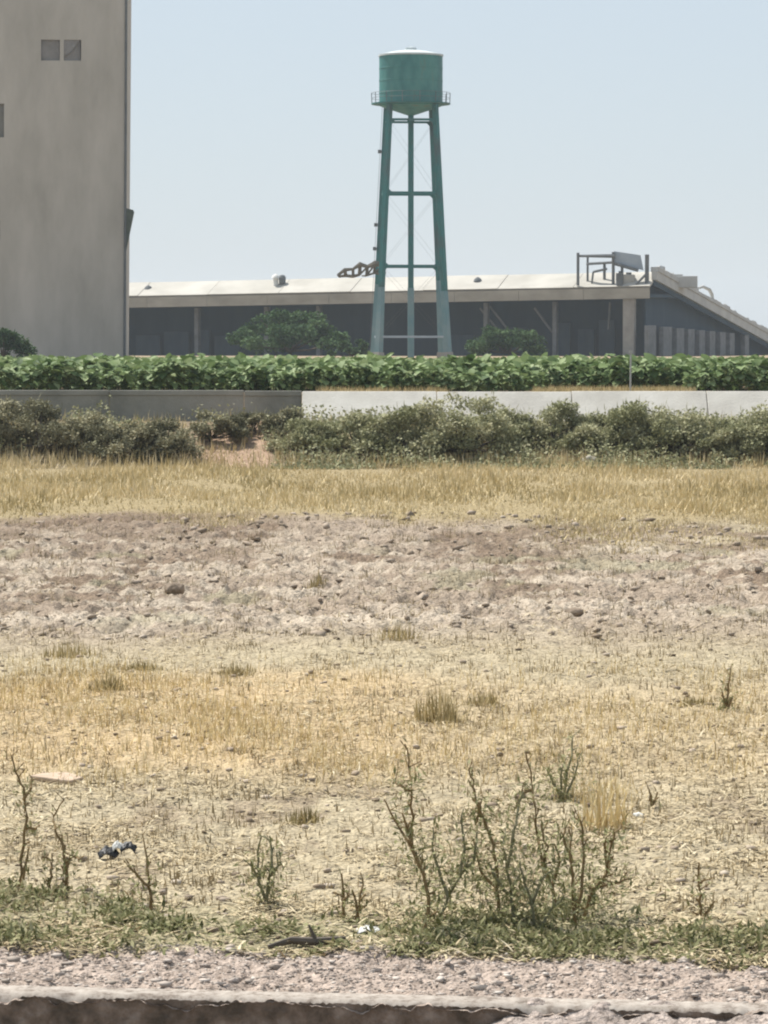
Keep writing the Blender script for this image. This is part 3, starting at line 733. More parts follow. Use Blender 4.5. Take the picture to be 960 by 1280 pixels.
# crop of broad-leaved plants behind the canal
def crop():
    protos = []
    def plant_mesh(seed):
        rng = np.random.RandomState(seed); n = 44
        hh = rng.uniform(.50, .80)
        a = rng.rand(n) * 6.28; e = rng.rand(n) ** .75
        r = .05 + .16 * rng.rand(n) * (1.15 - e * .6)
        p = np.stack([r * np.cos(a), r * np.sin(a), hh * (.22 + .76 * e)], 1)
        rot = rotm(a - math.pi / 2, rng.normal(size=n) * .35 - .25 + .7 * e * (rng.rand(n) < .4), rng.normal(size=n) * .35)
        s = rng.uniform(.13, .25, n)
        me = inst('foliage', BROAD_V, BROAD_F, p, rot, s, np.clip(rng.rand(n) ** 1.2 * .95 + rng.uniform(-.12, .12), 0, 1))
        me.materials.append(M['leaf_crop'])
        m = MB(); m.tube([(0, 0, -.06), (.01, 0, hh * .5), (0, .01, hh * .95)], [.014, .011, .006], 6)
        for i in range(0, n, 3): m.tube([(0, 0, p[i, 2] * .8), tuple(p[i])], [.006, .004], 4, cap=False)
        sm = bpy.data.meshes.new('stem'); sm.from_pydata(m.v, [], m.f); sm.materials.append(M['stem_crop'])
        return me, sm
    pm = [plant_mesh(100 + i) for i in range(9)]
    rng = np.random.RandomState(5)
    cnt = 0; rows_y = [81.3, 82.0, 82.7, 83.4, 84.1]
    bare = [(672, 850), (385, 560)]
    for ri, y in enumerate(rows_y):
        x = -10.4 + rng.rand() * .3
        while x < 10.4 and cnt < 300:
            xx = x + rng.normal() * .05; px = 480 + F * xx / y
            x += .34 + rng.rand() * .08
            if ri < 1 and 655 < px < 860: continue
            if ri < 2 and 690 < px < 840: continue
            if ri < 1 and 390 < px < 520 and rng.rand() < .7: continue
            a, b = pm[rng.randint(9)]
            s = (1.18 if rng.rand() < .1 else 1) * rng.uniform(.72, 1.02) * (.85 + .35 * N1.one(np.array([xx * 1.1]), np.array([y * .7]))[0])
            if ri < 2 and (640 < px < 880): s *= .8
            t = empty('crop_plant', (xx, y + rng.normal() * .07, FAR_Z), 'leafy green crop plant in the front rows just behind the canal wall', 'crop plant', 'broad-leaved crop plants behind the canal', rz=rng.rand() * 6.28)
            t.scale = (s, s, s * rng.uniform(.93, 1.12))
            link('foliage', a, None, t); link('stem', b, None, t); cnt += 1
    # the rows behind, one mass
    n = 42000
    y = 84.6 + 26 * rng.rand(n) ** 1.6; x = (rng.rand(n) - .5) * 2 * (y * .125 + 1)
    y = 84.7 + np.round((y - 84.7) / .7) * .7 + rng.normal(size=n) * .16
    hgt = .30 + .52 * N1.fbm(x * 1.1, y * .7, 4)
    e = rng.rand(n) ** .5
    p = np.stack([x, y, FAR_Z + hgt * (.2 + .8 * e)], 1)
    me = inst('crop_field', BROAD_V, BROAD_F, p, rotm(rng.rand(n) * 6.28, rng.normal(size=n) * .45 + .1, rng.normal(size=n) * .4), rng.uniform(.16, .30, n), np.clip(rng.rand(n) * .8 + .2 * e, 0, 1))
    tag(link('crop_field', me, M['leaf_crop']), 'mass of green leafy crop rows stretching back towards the tower', 'crop', kind='stuff')
    # dry grass fringe on the bare strips in front of the crop
    n = 5200; px = np.concatenate([rng.uniform(665, 870, 3600), rng.uniform(395, 560, 1600)]); y = rng.uniform(79.9, 82.3, n); x = (px - 480) * y / F
    me = inst('dry_grass', BLADE_V, BLADE_F, np.stack([x, y, np.full(n, FAR_Z)], 1), rotm(rng.rand(n) * 6.28, rng.normal(size=n) * .5), np.stack([rng.uniform(.01, .02, n), np.full(n, .1), rng.uniform(.06, .2, n)], 1), rng.rand(n) * .7)
    tag(link('dry_grass', me, M['straw_olive']), 'low dry brown grass on the bare strip behind the canal wall', 'grass', kind='stuff')
crop()
for i, (px, y, h, l) in enumerate(((788, 80.1, .95, 'thin pale stake standing in front of the crop at right'),)):
    m = MB(); x = Xp(px, y); m.tube([(0, 0, -.2), (.01, 0, h)], [.022, .018], 6); m.box((-.03, -.03, h - .06), (.05, .03, h)); o = m.build('stake', M['stake']); o.location = (x, y, FAR_Z); tag(o, l, 'stake')

# ------------------------------------------------------------------ raised canal walls
def canal():
    # right: pale sloping lining; left: weathered vertical wall
    xk = Xp(378, 79.0)
    def strip(nm, x0, x1, prof, mt, label, jo):
        t = empty(nm, (x0, 79.0, .7), label, 'canal wall')
        xs = np.arange(0, x1 - x0 + .01, .12); n = len(prof)
        m = MB(); L = 2.95
        i = 0
        segs = int(math.ceil((x1 - x0) / L))
        for s_ in range(segs):
            a = s_ * L; b = min(a + L - .015, x1 - x0); dz = random.uniform(-.012, .012); dy = random.uniform(-.01, .01)
            A = [(a, y + dy, z + dz) for y, z in prof]; B = [(b, y + dy, z + dz) for y, z in prof]
            m = MB(); m.add(A + B, [tuple(range(n)), tuple(range(2 * n - 1, n - 1, -1))] + [(q, q + n, (q + 1) % n + n, (q + 1) % n) for q in range(n)])
            m.build('wall_segment', mt, t, bevel=.012)
        return t
    zt = Zp(489, 79) - .7
    strip('canal_wall', xk, xk + 16, [(-1.12, -.15), (-.16, zt), (-.02, zt), (-.02, -.15)], M['canal_pale'], 'pale sloping concrete canal wall below the crop at right', 0)
    strip('canal_wall', xk - 16.02, xk - .02, [(-.16, -.3), (-.16, zt - .09), (-.19, zt - .09), (-.19, zt + .02), (.0, zt + .02), (.0, -.3)], M['canal_grey'], 'dark weathered grey concrete canal wall below the crop at left', 0)
canal()

# ------------------------------------------------------------------ bushes on the bank
bush_rows = [
 # px, base row-ish distance, width m, height m, kind, label
 (-12, 75.6, 2.0, 1.15, 1, 'dark bush cut by the left edge of the bank'),
 (48, 75.2, 1.9, 1.15, 1, 'dark dense bush on the bank, second from left'),
 (112, 75.0, 1.6, .92, 1, 'brownish bush with dark hollow on the left bank'),
 (165, 74.2, 1.7, 1.0, 1, 'large grey-brown bush below the grey canal wall'),
 (205, 74.4, 1.3, .85, 1, 'rounded dark bush left of the bare earth patch'),
 (262, 76.3, 1.5, .72, 1, 'dark bush against the grey canal wall above bare earth'),
 (318, 77.0, 1.2, .5, 1, 'small dark bush near the joint of the two canal walls'),
 (352, 76.8, .9, .62, 1, 'small bush right under the end of the grey wall'),
 (392, 75.3, 1.7, .80, 0, 'low grey-green bush where the pale wall begins'),
 (448, 75.0, 1.9, .90, 0, 'grey-green bush left of the tallest bush'),
 (505, 74.6, 2.0, 1.18, 0, 'grey-green bush with leaning top against the pale wall'),
 (572, 74.8, 2.3, 1.42, 0, 'tallest rounded grey-green bush covering the pale wall'),
 (630, 75.8, 1.5, .9, 0, 'thin low bush right of the tallest bush'),
 (690, 76.0, 1.4, 1.12, 0, 'bush with upright tuft against the pale wall'),
 (735, 75.6, 1.6, .92, 0, 'spreading olive bush in the middle of the right bank'),
 (790, 75.2, 1.8, 1.16, 0, 'dense grey bush below the pale wall at right'),
 (835, 75.0, 1.6, 1.2, 0, 'dense grey bush with ragged top left of the gap'),
 (880, 75.6, 1.3, .82, 0, 'low bush in the gap near the right edge'),
 (918, 74.6, 1.6, .95, 0, 'grey bush second from the right edge'),
 (958, 74.6, 1.6, 1.32, 0, 'tall grey bush cut by the right edge'),
]
for i, (px, y, w_, h, kd, lab) in enumerate(bush_rows):
    y -= 1.0 if kd else 1.35
    x = Xp(px, y); tree('bush', x, y, w_ * 1.25, h, 200 + i, lab, 'bush', int(3800 * w_), .062 if kd == 0 else .058, 'leaf_bush_dark' if kd else 'leaf_bush', 'bushes on the canal bank', zb=gz(x, y) - .04, ncl=30, tipl=260)

# undergrowth between them
def undergrowth():
    rng = np.random.RandomState(77)
    n = 46000; y = 71.0 + 7 * rng.rand(n) ** 1.2; x = (rng.rand(n) - .5) * 2 * (y * .125)
    px = 480 + F * x / y
    keep = ~((px > 215) & (px < 330) & (y < 76.5)) & (N2.fbm(x * 1.1, y * .8, 3) > .40 + .16 * (px < 370)) & ((y > 73) | (px > 340))
    x, y, px = x[keep], y[keep], px[keep]; n = len(x)
    z = height(x, y); hg = .75 * N1.fbm(x * 1.2, y * 1.2, 3) ** 1.3 * ss(70.8, 72.6, y)
    p = np.stack([x, y, z + hg * rng.rand(n)], 1)
    me = inst('undergrowth', LEAF_V, LEAF_F, p, rotm(rng.rand(n) * 6.28, rng.normal(size=n) * .7 + .5, rng.normal(size=n) * .5), rng.uniform(.04, .09, n), np.clip(rng.rand(n) * .9, 0, 1))
    tag(link('undergrowth', me, M['leaf_bush']), 'low grey-green undergrowth filling between bushes on the bank', 'undergrowth', kind='stuff')
    n = 9000; y = rng.uniform(71.3, 77.5, n); x = rng.uniform(-10, 10, n); px = 480 + F * x / y; kk = ~((px > 235) & (px < 345) & (rng.rand(n) < .8)); x, y = x[kk], y[kk]; n = len(x)
    z = height(x, y)
    me = inst('bank_grass', BLADE_V, BLADE_F, np.stack([x, y, z], 1), rotm(rng.rand(n) * 6.28, rng.normal(size=n) * .45), np.stack([rng.uniform(.012, .025, n), np.full(n, .1), rng.uniform(.1, .4, n)], 1), rng.rand(n))
    tag(link('bank_grass', me, M['straw_olive']), 'dry yellow-brown grass among the bushes on the bank', 'grass', kind='stuff')
undergrowth()

# ------------------------------------------------------------------ dry grass band
def grass_band():
    rng = np.random.RandomState(31)
    n = 225000
    row = rng.uniform(574, 705, n); y = Dy(row)
    x = (rng.rand(n) - .5) * 2 * (y * .114 + 1.8)
    dens = N1.fbm(x * .9, y * .25, 4)
    edge = 1 - ss(-14, 12, row - edge_row(x, y) + 9 * rng.normal(size=n))
    keep = rng.rand(n) < np.clip((dens * 1.6 - .15), .25, 1) * edge
    x, y, row = x[keep], y[keep], row[keep]; n = len(x)
    h = (.04 + .30 * np.clip(N2.fbm(x * 1.1, y * .3, 4) - .2, 0, 1) * 1.3) * rng.uniform(.3, 1.2, n) * (1 - .55 * ss(-40, 0, row - edge_row(x, y)))
    p = np.stack([x, y, height(x, y) - .02], 1)
    var = np.clip(.15 + .75 * N3.fbm(x * .5, y * .22, 3) + rng.normal(size=n) * .2, 0, 1)
    me = inst('dry_grass_band', BLADE_V, BLADE_F, p, rotm(rng.rand(n) * 6.28, rng.normal(size=n) * .85), np.stack([rng.uniform(.012, .032, n), np.full(n, .12), h], 1), var)
    tag(link('dry_grass_band', me, M['straw_olive']), 'band of tall dry yellow grass below the bushes', 'grass', kind='stuff')
grass_band()

# ------------------------------------------------------------------ clods, litter, stubble
def clods():
    rng = np.random.RandomState(41)
    allv = []; allf = []; allvar = []; base = 0
    for s in range(5):
        tv, tf = ico(s + 60, .75); n = 1250
        row = rng.uniform(642, 800, n); y = Dy(row); x = (rng.rand(n) - .5) * 2 * (y * .114 + 1.8)
        keep = rng.rand(n) < .25 + .75 * (N2.fbm(x * .9 + s, y * .4, 3) > .5)
        x, y = x[keep], y[keep]; n = len(x)
        size = .012 + .045 * rng.rand(n) ** 6 
        size = size * (.7 + .3 * ss(30, 50, y))
        p = np.stack([x, y, height(x, y) + size * .25], 1)
        scl = np.stack([size * rng.uniform(1, 2.0, n), size * rng.uniform(.8, 1.4, n), size * rng.uniform(.5, 1, n)], 1)
        V = np.einsum('nij,nkj->nki', rotm(rng.rand(n) * 6.28, rng.normal(size=n) * .3), tv[None] * scl[:, None]) + p[:, None]
        allv.append(V.reshape(-1, 3)); allf.append((tf[None] + (np.arange(n) * 12)[:, None, None]).reshape(-1, 3) + base); base += n * 12
        allvar.append(np.repeat(np.clip(.5 * rng.rand(n) + .5 * N3.fbm(x * .6, y * .3, 2), 0, 1), 12))
    me = npmesh('soil_clods', np.concatenate(allv), np.concatenate(allf), var=np.concatenate(allvar))
    tag(link('soil_clods', me, M['clod']), 'grey-pink earth clods strewn over the tilled strip', 'clods', kind='stuff')
clods()

def litter():
    rng = np.random.RandomState(51)
    # flat straw and leaf litter lying on the soil
    n = 150000; row = 660 + 535 * rng.rand(n) ** .8; y = Dy(row)
    x = (rng.rand(n) - .5) * 2 * (y * .114 + 1.8); y = y + skew(x, y) * (y < 20)
    keep = rng.rand(n) < (.12 + 1.3 * ss(.42, .62, N1.fbm(x * 2.2, y * 1.0, 4))) * (.3 + .7 * ss(765, 820, Yd(y - skew(x, y)) + 20 * rng.normal(size=n))) * (Yd(y - skew(x, y)) < 1192)
    x, y = x[keep], y[keep]; n = len(x)
    L_ = rng.uniform(.03, .11, n) * (1 + .5 * ss(25, 45, y))
    p = np.stack([x, y, height(x, y) + .003 + .014 * rng.rand(n)], 1)
    tilt = math.pi / 2 * .95 + rng.normal(size=n) * .22
    me = inst('straw_litter', BLADE_V, BLADE_F, p, rotm(rng.rand(n) * 6.28, -tilt, rng.normal(size=n) * .5), np.stack([rng.uniform(.004, .014, n), L_ * .6, L_], 1), np.clip(rng.normal(size=n) * .2 + .25 + .5 * N3.fbm(x * 1.7, y * .8, 3), 0, 1))
    tag(link('straw_litter', me, M['litter']), 'pale straw and leaf litter scattered over the near field', 'litter', kind='stuff')
    # crumbs and small stones
    tv, tf = ico(90, .35); n = 6000; row = 780 + 410 * rng.rand(n); y = Dy(row); x = (rng.rand(n) - .5) * 2 * (y * .114 + 1.8); y = y + skew(x, y)
    s = .005 + .02 * rng.rand(n) ** 8
    me = inst('soil_crumbs', tv, tf, np.stack([x, y, height(x, y) + s * .3], 1), rotm(rng.rand(n) * 6.28, rng.normal(size=n) * .3), np.stack([s * 1.5, s, s * .8], 1), rng.rand(n) ** 1.3)
    tag(link('soil_crumbs', me, M['clod']), 'small crumbs of dry soil among the litter', 'soil', kind='stuff')
    # standing golden stubble
    n = 88000; row = 800 + 210 * rng.rand(n); y = Dy(row); x = (rng.rand(n) - .5) * 2 * (y * .114 + 1.8)
    px = 480 + F * x / y
    dens = ss(815, 860, row) * (1 - ss(925, 1000, row)) * (1 - .75 * ss(400, 560, px)) * (.25 + 1.3 * ss(.42, .62, N2.fbm(x * 1.2, y * .5, 3)))
    dens = np.maximum(dens, np.exp(-((px - 745) / 40) ** 2 - ((row - 1005) / 28) ** 2) * .9)
    keep = rng.rand(n) < dens
    x, y = x[keep], y[keep]; n = len(x)
    me = inst('stubble', BLADE_V, BLADE_F, np.stack([x, y, height(x, y) - .01], 1), rotm(rng.rand(n) * 6.28, rng.normal(size=n) * .7), np.stack([rng.uniform(.003, .008, n), np.full(n, .06), rng.uniform(.03, .13, n)], 1), np.clip(rng.normal(size=n) * .22 + .55, 0, 1))
    tag(link('stubble', me, M['straw']), 'thin standing golden stubble across the left middle of the field', 'stubble', kind='stuff')
    # sparse tufts in olive on the middle strips
    n = 50000
    k_ = 2400; row = 648 + 500 * rng.rand(k_) ** 1.35; cy = Dy(row); cxx = (rng.rand(k_) - .5) * 2 * (cy * .114 + 1.7)
    i = rng.randint(k_, size=n); sp_ = .05 + .05 * rng.rand(k_)
    x = cxx[i] + rng.normal(size=n) * sp_[i] * 1.2; y = cy[i] + rng.normal(size=n) * sp_[i]
    me = inst('scattered_tufts', BLADE_V, BLADE_F, np.stack([x, y, height(x, y) - .01], 1), rotm(rng.rand(n) * 6.28, rng.normal(size=n) * 1.0), np.stack([rng.uniform(.004, .011, n), np.full(n, .06), rng.uniform(.02, .085, n) * (1 + .6 * ss(25, 45, y))], 1), np.clip(rng.rand(n) * .5 + .4 * rng.rand(k_)[i], 0, 1))
    tag(link('scattered_tufts', me, M['dull_straw']), 'sparse dull olive grass sprigs dotted over the open soil', 'grass', kind='stuff')
    # low green weeds along the near edge
    n = 84000; row = 1092 + 106 * rng.rand(n) ** .8; y = Dy(row); x = (rng.rand(n) - .5) * 2 * (y * .114 + 1.8); px = 480 + F * x / y; y = y + skew(x, y)
    wgt = np.clip(ss(1108, 1130, row) * (1 - ss(120, 260, px)) + ss(1140, 1165, row) * ss(480, 620, px) + .45 * ss(1150, 1172, row) + .8 * ss(1085, 1130, row) * np.exp(-((px - 655) / 90) ** 2), 0, 1)
    keep = (rng.rand(n) < wgt * (.15 + 1.5 * ss(.42, .62, N1.fbm(x * 4.5, y * 3, 3)))) & (row < 1186 + 12 * N2.fbm(x * 3, y * 0, 3))
    x, y = x[keep], y[keep]; n = len(x)
    hg = .05 * N2.fbm(x * 6, y * 6, 2)
    me = inst('low_weeds', LEAF_V, LEAF_F, np.stack([x, y, height(x, y) + hg * rng.rand(n)], 1), rotm(rng.rand(n) * 6.28, rng.normal(size=n) * .5 + .3, rng.normal(size=n) * .4), np.stack([rng.uniform(.012, .025, n), rng.uniform(.025, .055, n), np.full(n, .03)], 1), rng.rand(n))
    tag(link('low_weeds', me, M['green_low']), 'creeping green weeds along the near edge of the field', 'weeds', kind='stuff')
    # gravel strip
    tv, tf = ico(95, .8); n = 11000; x = rng.uniform(-3.8, 3.8, n); D = rng.uniform(13.66, 14.72, n); y = D - .13 * (x + 1.44)
    s = .0018 + .003 * rng.rand(n) + .012 * rng.rand(n) ** 22
    me = inst('gravel', tv, tf, np.stack([x, y, height(x, y) + s * .25], 1), rotm(rng.rand(n) * 6.28, rng.normal(size=n) * .3), np.stack([s * 1.5, s, s * .65], 1), np.clip(rng.normal(size=n) * .25 + .5, 0, 1))
    tag(link('gravel', me, M['gravel']), 'pinkish grey rubble gravel behind the near kerb', 'gravel', kind='stuff')
litter()

# soil spilled over the kerb at right
def heap():
    rng = np.random.RandomState(61)
    nx, ny = 380, 100
    xs = np.linspace(-1.2, 3.6, nx); t = np.linspace(0, 1, ny)
    X, T = np.meshgrid(xs, t); K = kerbD(X) - .09; Y = K + .10 - T * 1.5
    top = .0 + .035 * (N1.fbm(X * 2, X * 0, 3) - .5)
    amt = ss(-.75, .9, X + .7 * (N2.fbm(X * 2, Y * 2, 3) - .5))
    Z = -.44 + amt * (.452 + top - .16 * T) * (1 - ss(.6, 1, T)) + (N2.fbm(X * 11, Y * 11, 4) - .5) * .085 * amt
    V = np.stack([X, Y, Z], -1).reshape(-1, 3)
    i = np.arange(ny - 1)[:, None] * nx + np.arange(nx - 1)[None]
    Fc = np.stack([i, i + 1, i + nx + 1, i + nx], -1).reshape(-1, 4)
    c = np.repeat([[.40, .34, .30]], len(V), 0) * (.75 + .5 * N3.fbm(V[:, 0] * 9, V[:, 1] * 9, 3))[:, None]
    me = npmesh('soil_spill', V, Fc, colr=c, smooth=True); tag(link('soil_spill', me, M['ground']), kind='structure')
heap()

# ------------------------------------------------------------------ single weeds, in front
def weed(stems, label, leafy=1.0, name='weed', cat='weed', mt='weed_stem', group='tall dry weeds in the near field', base=None, leaf_mt='weed_leaf', rad=.0075, depth=.0):
    """stems: list of photo polylines, base first; the first point of the first one roots the plant"""
    b0 = stems[0][0]; g = G(*b0); D = g.y
    g.z = gz(g.x, g.y)
    t = empty(name, g, label, cat, group)
    rng = np.random.RandomState(abs(hash(label)) % 9999 if False else sum(map(ord, label)))
    lp = []; 
    for si, st in enumerate(stems):
        pts = []
        off = rng.uniform(-.05, .05)
        for j, (a, b) in enumerate(st):
            p = P(a, b, D + off + j * .015 * rng.normal()); 
            if j == 0 and abs(b - b0[1]) < 30: p = P(a, b, D + off); p.z = min(p.z, gz(p.x, p.y) - .01)
            pts.append(p - g)
        q = []
        for a, b in zip(pts[:-1], pts[1:]):
            for e in np.linspace(0, 1, 4)[:-1]: q.append(a.lerp(b, e) + Vector(rng.normal(size=3) * .0035))
        q.append(pts[-1]); n = len(q)
        rr = [rad * (1.15 - .75 * i / n) for i in range(n)]
        m = MB(); m.tube(q, rr, 6)
        for i in range(1, n):            # nodes and thorny stubs
            if rng.rand() < .55:
                d = Vector((rng.normal(), rng.normal() * .6, abs(rng.normal()) + .3)).normalized() * rng.uniform(.012, .05)
                m.tube([q[i], q[i] + d], [rr[i] * .8, rr[i] * .3], 4)
                m.tube([q[i] + d * .8, q[i] + d * 1.25], [rr[i] * 1.1, .001], 4)
        m.build('stem', M[mt], t)
        for i, p in enumerate(q):
            low = 1 - i / n
            k_ = int((2 + 17 * low ** 2) * leafy)
            for _ in range(k_): lp.append(p + Vector(rng.normal(size=3) * (.012 + .035 * low * leafy)))
    if lp and leafy > 0:
        A = np.array([tuple(p) for p in lp]); A[:, 2] = np.maximum(A[:, 2], 0); n = len(A)
        me = inst('leaves', LEAF_V, LEAF_F, A, rotm(rng.rand(n) * 6.28, rng.normal(size=n) * .6 + .5, rng.normal(size=n) * .5), np.stack([rng.uniform(.008, .018, n), rng.uniform(.02, .05, n), np.full(n, .03)], 1), rng.rand(n))
        link('leaves', me, M[leaf_mt], t)
    return t
weed([[(534, 1172), (536, 1130), (530, 1095), (516, 1061), (515, 1020), (514, 986), (512, 958), (506, 930)], [(530, 1095), (515, 1060), (500, 1035), (482, 1002)], [(516, 1061), (508, 1035), (503, 1017)], [(514, 990), (505, 985), (494, 978)]],
     'tallest brown thorny weed stalk left of the weed clump', 1.0)
weed([[(545, 1160), (560, 1120), (575, 1095), (583, 1080)], [(560, 1120), (550, 1095), (540, 1062), (541, 1034)], [(575, 1095), (580, 1060), (577, 1020)], [(575, 1095), (592, 1075), (596, 1040)]],
     'short bushy weed with white-tipped fork right of the tallest stalk', 1.6, mt='weed_stem_olive')
weed([[(627, 1150), (622, 1110), (619, 1066), (609, 1034), (597, 1003), (590, 975), (586, 960)], [(597, 1003), (600, 1018), (594, 1031)], [(622, 1110), (600, 1090), (592, 1050)]],
     'thin weed stalk with a red-brown leaf in the clump', 1.2)
weed([[(644, 1163), (640, 1120), (634, 1085), (630, 1055), (632, 1040)], [(634, 1085), (642, 1040), (648, 1010), (654, 990)], [(640, 1120), (625, 1105), (612, 1080)]],
     'dark forked weed in the middle of the clump', 1.5, mt='weed_stem_olive')
weed([[(700, 1140), (690, 1110), (679, 1080), (672, 1045), (670, 1013), (664, 975), (657, 938)], [(679, 1080), (684, 1060), (676, 1030)], [(664, 985), (650, 995), (645, 1010)], [(690, 1110), (700, 1075), (693, 1055)]],
     'tall weed stalk with curved tip, highest in the right half', 1.2)
weed([[(720, 1158), (716, 1120), (714, 1080), (711, 1036)], [(718, 1130), (728, 1095), (730, 1060), (727, 1028), (718, 1022)], [(714, 1080), (704, 1050), (706, 1030)]],
     'twin-stalked weed with a hooked brown top', 1.4, mt='weed_stem')
weed([[(728, 1150), (742, 1112), (758, 1090), (764, 1060), (770, 1040), (776, 1030)], [(758, 1090), (756, 1060), (757, 1048)], [(742, 1112), (765, 1105), (790, 1098)]],
     'weed stalk leaning right at the right side of the clump', 1.4)
weed([[(670, 1165), (665, 1130), (655, 1105), (650, 1075)], [(665, 1130), (676, 1100), (690, 1088)], [(670, 1165), (690, 1135), (705, 1120)]],
     'low leafy weed filling the foot of the clump', 2.6, mt='weed_stem_olive')
weed([[(24, 1110), (26, 1075), (33, 1022), (28, 985), (20, 965), (14, 945)], [(33, 1035), (46, 1036)], [(30, 1000), (38, 985), (40, 972)], [(26, 1085), (36, 1060)]],
     'tall thin weed stalk at the far left edge', .5)
weed([[(83, 1115), (82, 1085), (80, 1060), (70, 1038), (67, 1020), (80, 1000)], [(82, 1085), (90, 1070), (98, 1074)], [(60, 1117), (63, 1095), (65, 1075), (52, 1072)]],
     'forked dry weed between left-edge stalk and the litter', .5)
weed([[(193, 1140), (186, 1108), (185, 1085), (180, 1052)], [(186, 1108), (172, 1095), (162, 1085)]], 'dark slanting weed below the black and white litter', .5)
weed([[(333, 1132), (324, 1100), (322, 1075), (327, 1045)], [(333, 1132), (338, 1090), (339, 1060), (337, 1045)], [(324, 1100), (316, 1085)], [(338, 1095), (352, 1080)]], 'grey-green paired weed left of the two brown sticks', 1.1, mt='weed_stem_olive')
weed([[(428, 1155), (429, 1120), (427, 1092)], [(428, 1125), (436, 1118)]], 'short upright brown stick weed, left of its pair', .5)
weed([[(444, 1158), (450, 1125), (453, 1098)], [(449, 1130), (440, 1112)]], 'short slanting brown stick weed, right of its pair', .5)
weed([[(877, 1152), (876, 1125), (873, 1105), (874, 1078)], [(873, 1108), (882, 1098)], [(877, 1140), (893, 1126)]], 'solitary brown weed stalk at lower right', .4)
weed([[(815, 1008), (814, 998), (811, 986)], [(814, 998), (822, 990)]], 'small dark twig standing in the litter at right', .2)
weed([[(908, 889), (909, 872), (912, 850), (914, 832)], [(909, 875), (902, 862)], [(909, 880), (916, 870)], [(908, 885), (899, 884)]], 'dark slender sapling beside a low dark tuft', 1.0, rad=.009)
weed([[(702, 1000), (700, 975), (705, 955)], [(702, 995), (690, 975), (684, 962)], [(703, 995), (718, 970), (722, 950)], [(702, 990), (714, 945), (716, 920)]], 'olive bushy weed behind the clump', 1.6, mt='weed_stem_olive')
# dry tufts standing on their own
def tuft(px, py, wpx, hpx, label, mt='straw', n=150, dark=0.0, cat='tuft'):
    g = G(px, py); g.z = gz(g.x, g.y); k = g.y / F; rng = np.random.RandomState(px * 7 + py)
    n = int(n * 1.3); x = rng.normal(size=n) * wpx * k * .34; y = rng.normal(size=n) * wpx * k * .34
    az = rng.rand(n) * 6.28
    me = inst('tuft', BLADE_V, BLADE_F, np.stack([x, y, np.array([gz(g.x + a, g.y + b) for a, b in zip(x, y)]) - g.z - .008], 1), rotm(az, rng.normal(size=n) * .5), np.stack([rng.uniform(.005, .012, n), np.full(n, .06), hpx * k * rng.uniform(.15, 1.2, n) * np.exp(-(x / (wpx * k * .75)) ** 2)], 1), np.clip(rng.rand(n) * .8 - dark, 0, 1))
    o = link('grass_tuft', me, M[mt]); o.location = g; tag(o, label, 'grass tuft', 'dry grass tufts in the field')
tuft(548, 904, 46, 52, 'tallest golden dry grass tuft with dark base in mid field', 'straw_olive', 260, .1)
tuft(606, 883, 44, 20, 'low brown tuft just right of the tallest tuft', 'straw_olive', 160, .2)
tuft(864, 883, 44, 13, 'low dark olive tuft left of the slender sapling', 'straw_olive', 170, .45)
tuft(136, 864, 38, 24, 'reddish brown tuft at left above the stubble', 'straw_olive', 200, .3)
tuft(178, 838, 46, 14, 'flat dark olive tuft above the reddish brown tuft', 'straw_olive', 200, .45)
tuft(294, 843, 38, 18, 'olive tuft left of centre below the pale path', 'straw_olive', 170, .35)
tuft(392, 735, 26, 22, 'small golden tuft standing on the tilled strip', 'straw_olive', 120, .2)
tuft(376, 1028, 44, 22, 'dark olive tuft in the litter left of the tall stalk', 'straw_olive', 150, .45)
tuft(85, 818, 60, 24, 'pale olive grass tuft near left edge under the path', 'straw_olive', 160, .1)
tuft(500, 800, 50, 26, 'faint olive tuft in the centre under the tilled strip', 'straw_olive', 130, .15)
tuft(755, 1035, 60, 70, 'golden dry grass behind the right side of the weed clump', 'straw', 110, -.15)

# litter things
def rock(px, py, s, label, mt, seed, flat=.6, name='stone', cat='stone', z0=0.0, D=None):
    g = G(px, py) if D is None else Vector((Xp(px, D), D, 0)); g.z = gz(g.x, g.y); v_, f_ = ico(seed, .25)
    m = MB(); m.add(v_ * np.array([s, s * .8, s * flat]), [tuple(q) for q in f_]); o = m.build(name, M[mt], bevel=s * .12); o.location = g + Vector((0, 0, s * flat * .55)); tag(o, label, cat)
rock(512, 580, .2, 'pale stone at the foot of the bushes, right of centre', 'pale_rock', 3, .7)
rock(737, 583, .22, 'pale boulder in the grass below the bushes at right', 'pale_rock', 4, .7, D=72.5)
rock(798, 1022, .035, 'small white pebble right of the golden dry grass', 'white_plastic', 5, .6)
rock(718, 772, .10, 'dark brown clod lying alone on the tilled strip', 'lone_clod', 6, .6, 'clod', 'clod')
rock(218, 742, .12, 'dark rough clod on the left of the tilled strip', 'lone_clod', 8, .8, 'clod', 'clod')

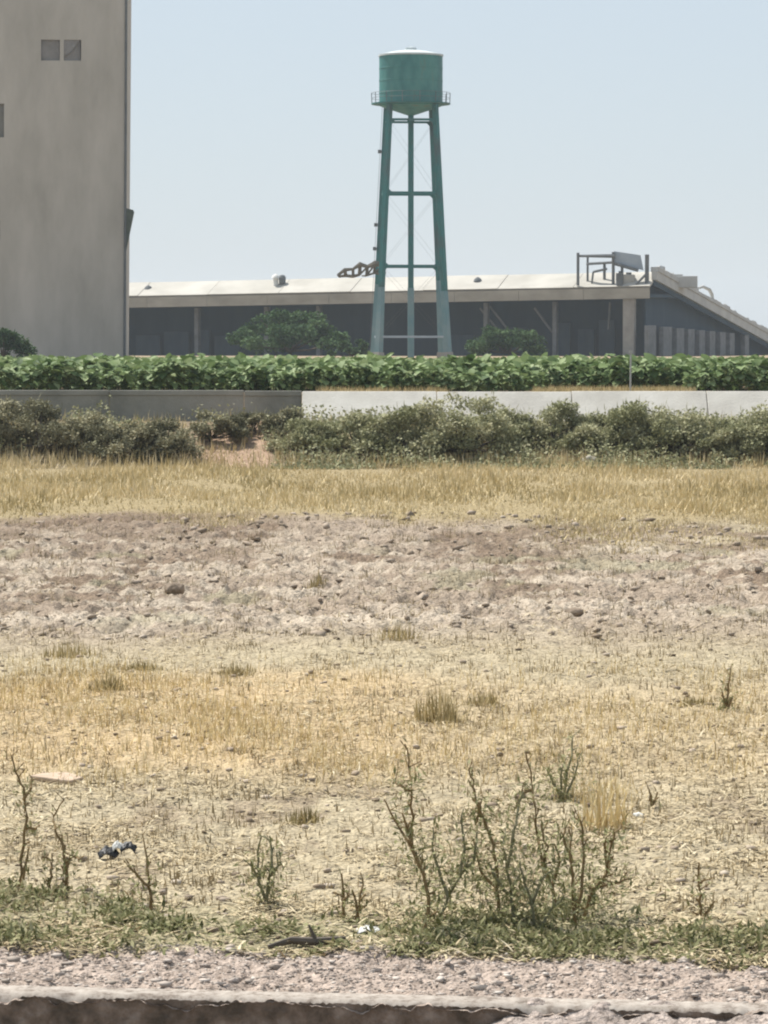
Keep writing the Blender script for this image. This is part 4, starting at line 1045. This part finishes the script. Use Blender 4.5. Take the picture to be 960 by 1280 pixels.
def slab():
    g = G(68, 978); g.z = gz(g.x, g.y); k = g.y / F
    m = MB(); pts = [(-30, -.05), (24, -.16), (36, .02), (12, .22), (-20, .2)]
    A = [(a * k, b, .028 + .008 * math.sin(a)) for a, b in pts]; B = [(x, y, z - .03) for x, y, z in A]; n = 5
    m.add(B + A, [tuple(range(n))[::-1], tuple(range(n, 2 * n))] + [(i, (i + 1) % n, (i + 1) % n + n, i + n) for i in range(n)])
    o = m.build('stone_slab', M['slab'], bevel=.008); o.location = g; tag(o, 'flat pinkish slab lying by the left-edge weed', 'slab')
slab()
def scrap(px, py, w_, h_, mt, name, label, cat, seed, parts):
    """crumpled sheet: a folded, creased grid with thickness"""
    g = G(px, py); g.z = gz(g.x, g.y); t = empty(name, g, label, cat)
    rng = np.random.RandomState(seed)
    for nm, mt_, ox, oz, ww, hh in parts:
        n = 14; u_ = np.linspace(-1, 1, n); U, Vv = np.meshgrid(u_, u_)
        r = np.sqrt(U ** 2 + Vv ** 2)
        X = ox + U * ww * (1 - .25 * np.abs(Vv)); Y = Vv * ww * .6; Z = oz + hh * (1 - r ** 2 * .5) * (.6 + .8 * rng.rand(n, n) * .6)
        V = np.stack([X, Y, Z], -1).reshape(-1, 3); i = np.arange(n - 1)[:, None] * n + np.arange(n - 1)[None]
        me = npmesh(nm, V, np.stack([i, i + 1, i + n + 1, i + n], -1).reshape(-1, 4)); o = link(nm, me, M[mt_], t)
        md = o.modifiers.new('thickness', 'SOLIDIFY'); md.thickness = .004
scrap(146, 1074, 0, 0, None, 'plastic_bag', 'crumpled black and white plastic bag in the litter at left', 'bag', 3,
      [('black_side', 'black_plastic', -.04, .0, .055, .06), ('white_side', 'white_plastic', .005, .035, .03, .05), ('dark_flap', 'black_plastic', .055, .03, .045, .055)])
scrap(460, 1172, 0, 0, None, 'plastic_scrap', 'white crumpled scrap on the near edge beside a dark stick', 'scrap', 4,
      [('sheet', 'white_plastic', .0, .0, .055, .03), ('dark_edge', 'black_plastic', .04, -.01, .04, .02)])
def stick():
    a, b = G(335, 1186), G(432, 1184); a.z = gz(a.x, a.y) + .02; b.z = gz(b.x, b.y) + .02
    m = MB(); pts = [Vector((0, 0, 0)), (b - a) * .3 + Vector((0, .01, .015)), (b - a) * .62 + Vector((0, -.01, .0)), (b - a)]
    m.tube(pts, [.010, .016, .019, .007], 7); m.tube([pts[2], pts[2] + Vector((-.03, 0, .07))], [.012, .004], 5)
    o = m.build('dead_branch', M['bark']); o.location = a; tag(o, 'thick dark dead branch lying on the near edge', 'branch')
stick()

# ------------------------------------------------------------------ haze
def haze():
    m = bpy.data.materials.new('haze_air'); m.use_nodes = True; n = m.node_tree; n.nodes.clear()
    out = n.nodes.new('ShaderNodeOutputMaterial'); v = n.nodes.new('ShaderNodeVolumePrincipled')
    v.inputs['Color'].default_value = (.80, .90, 1, 1); v.inputs['Density'].default_value = .0002; v.inputs['Anisotropy'].default_value = .1
    n.links.new(v.outputs[0], out.inputs['Volume'])
    o = MB().box((-1700, -70, -1.6), (1700, 1600, 31)).build('haze', m); tag(o, kind='stuff')
haze()
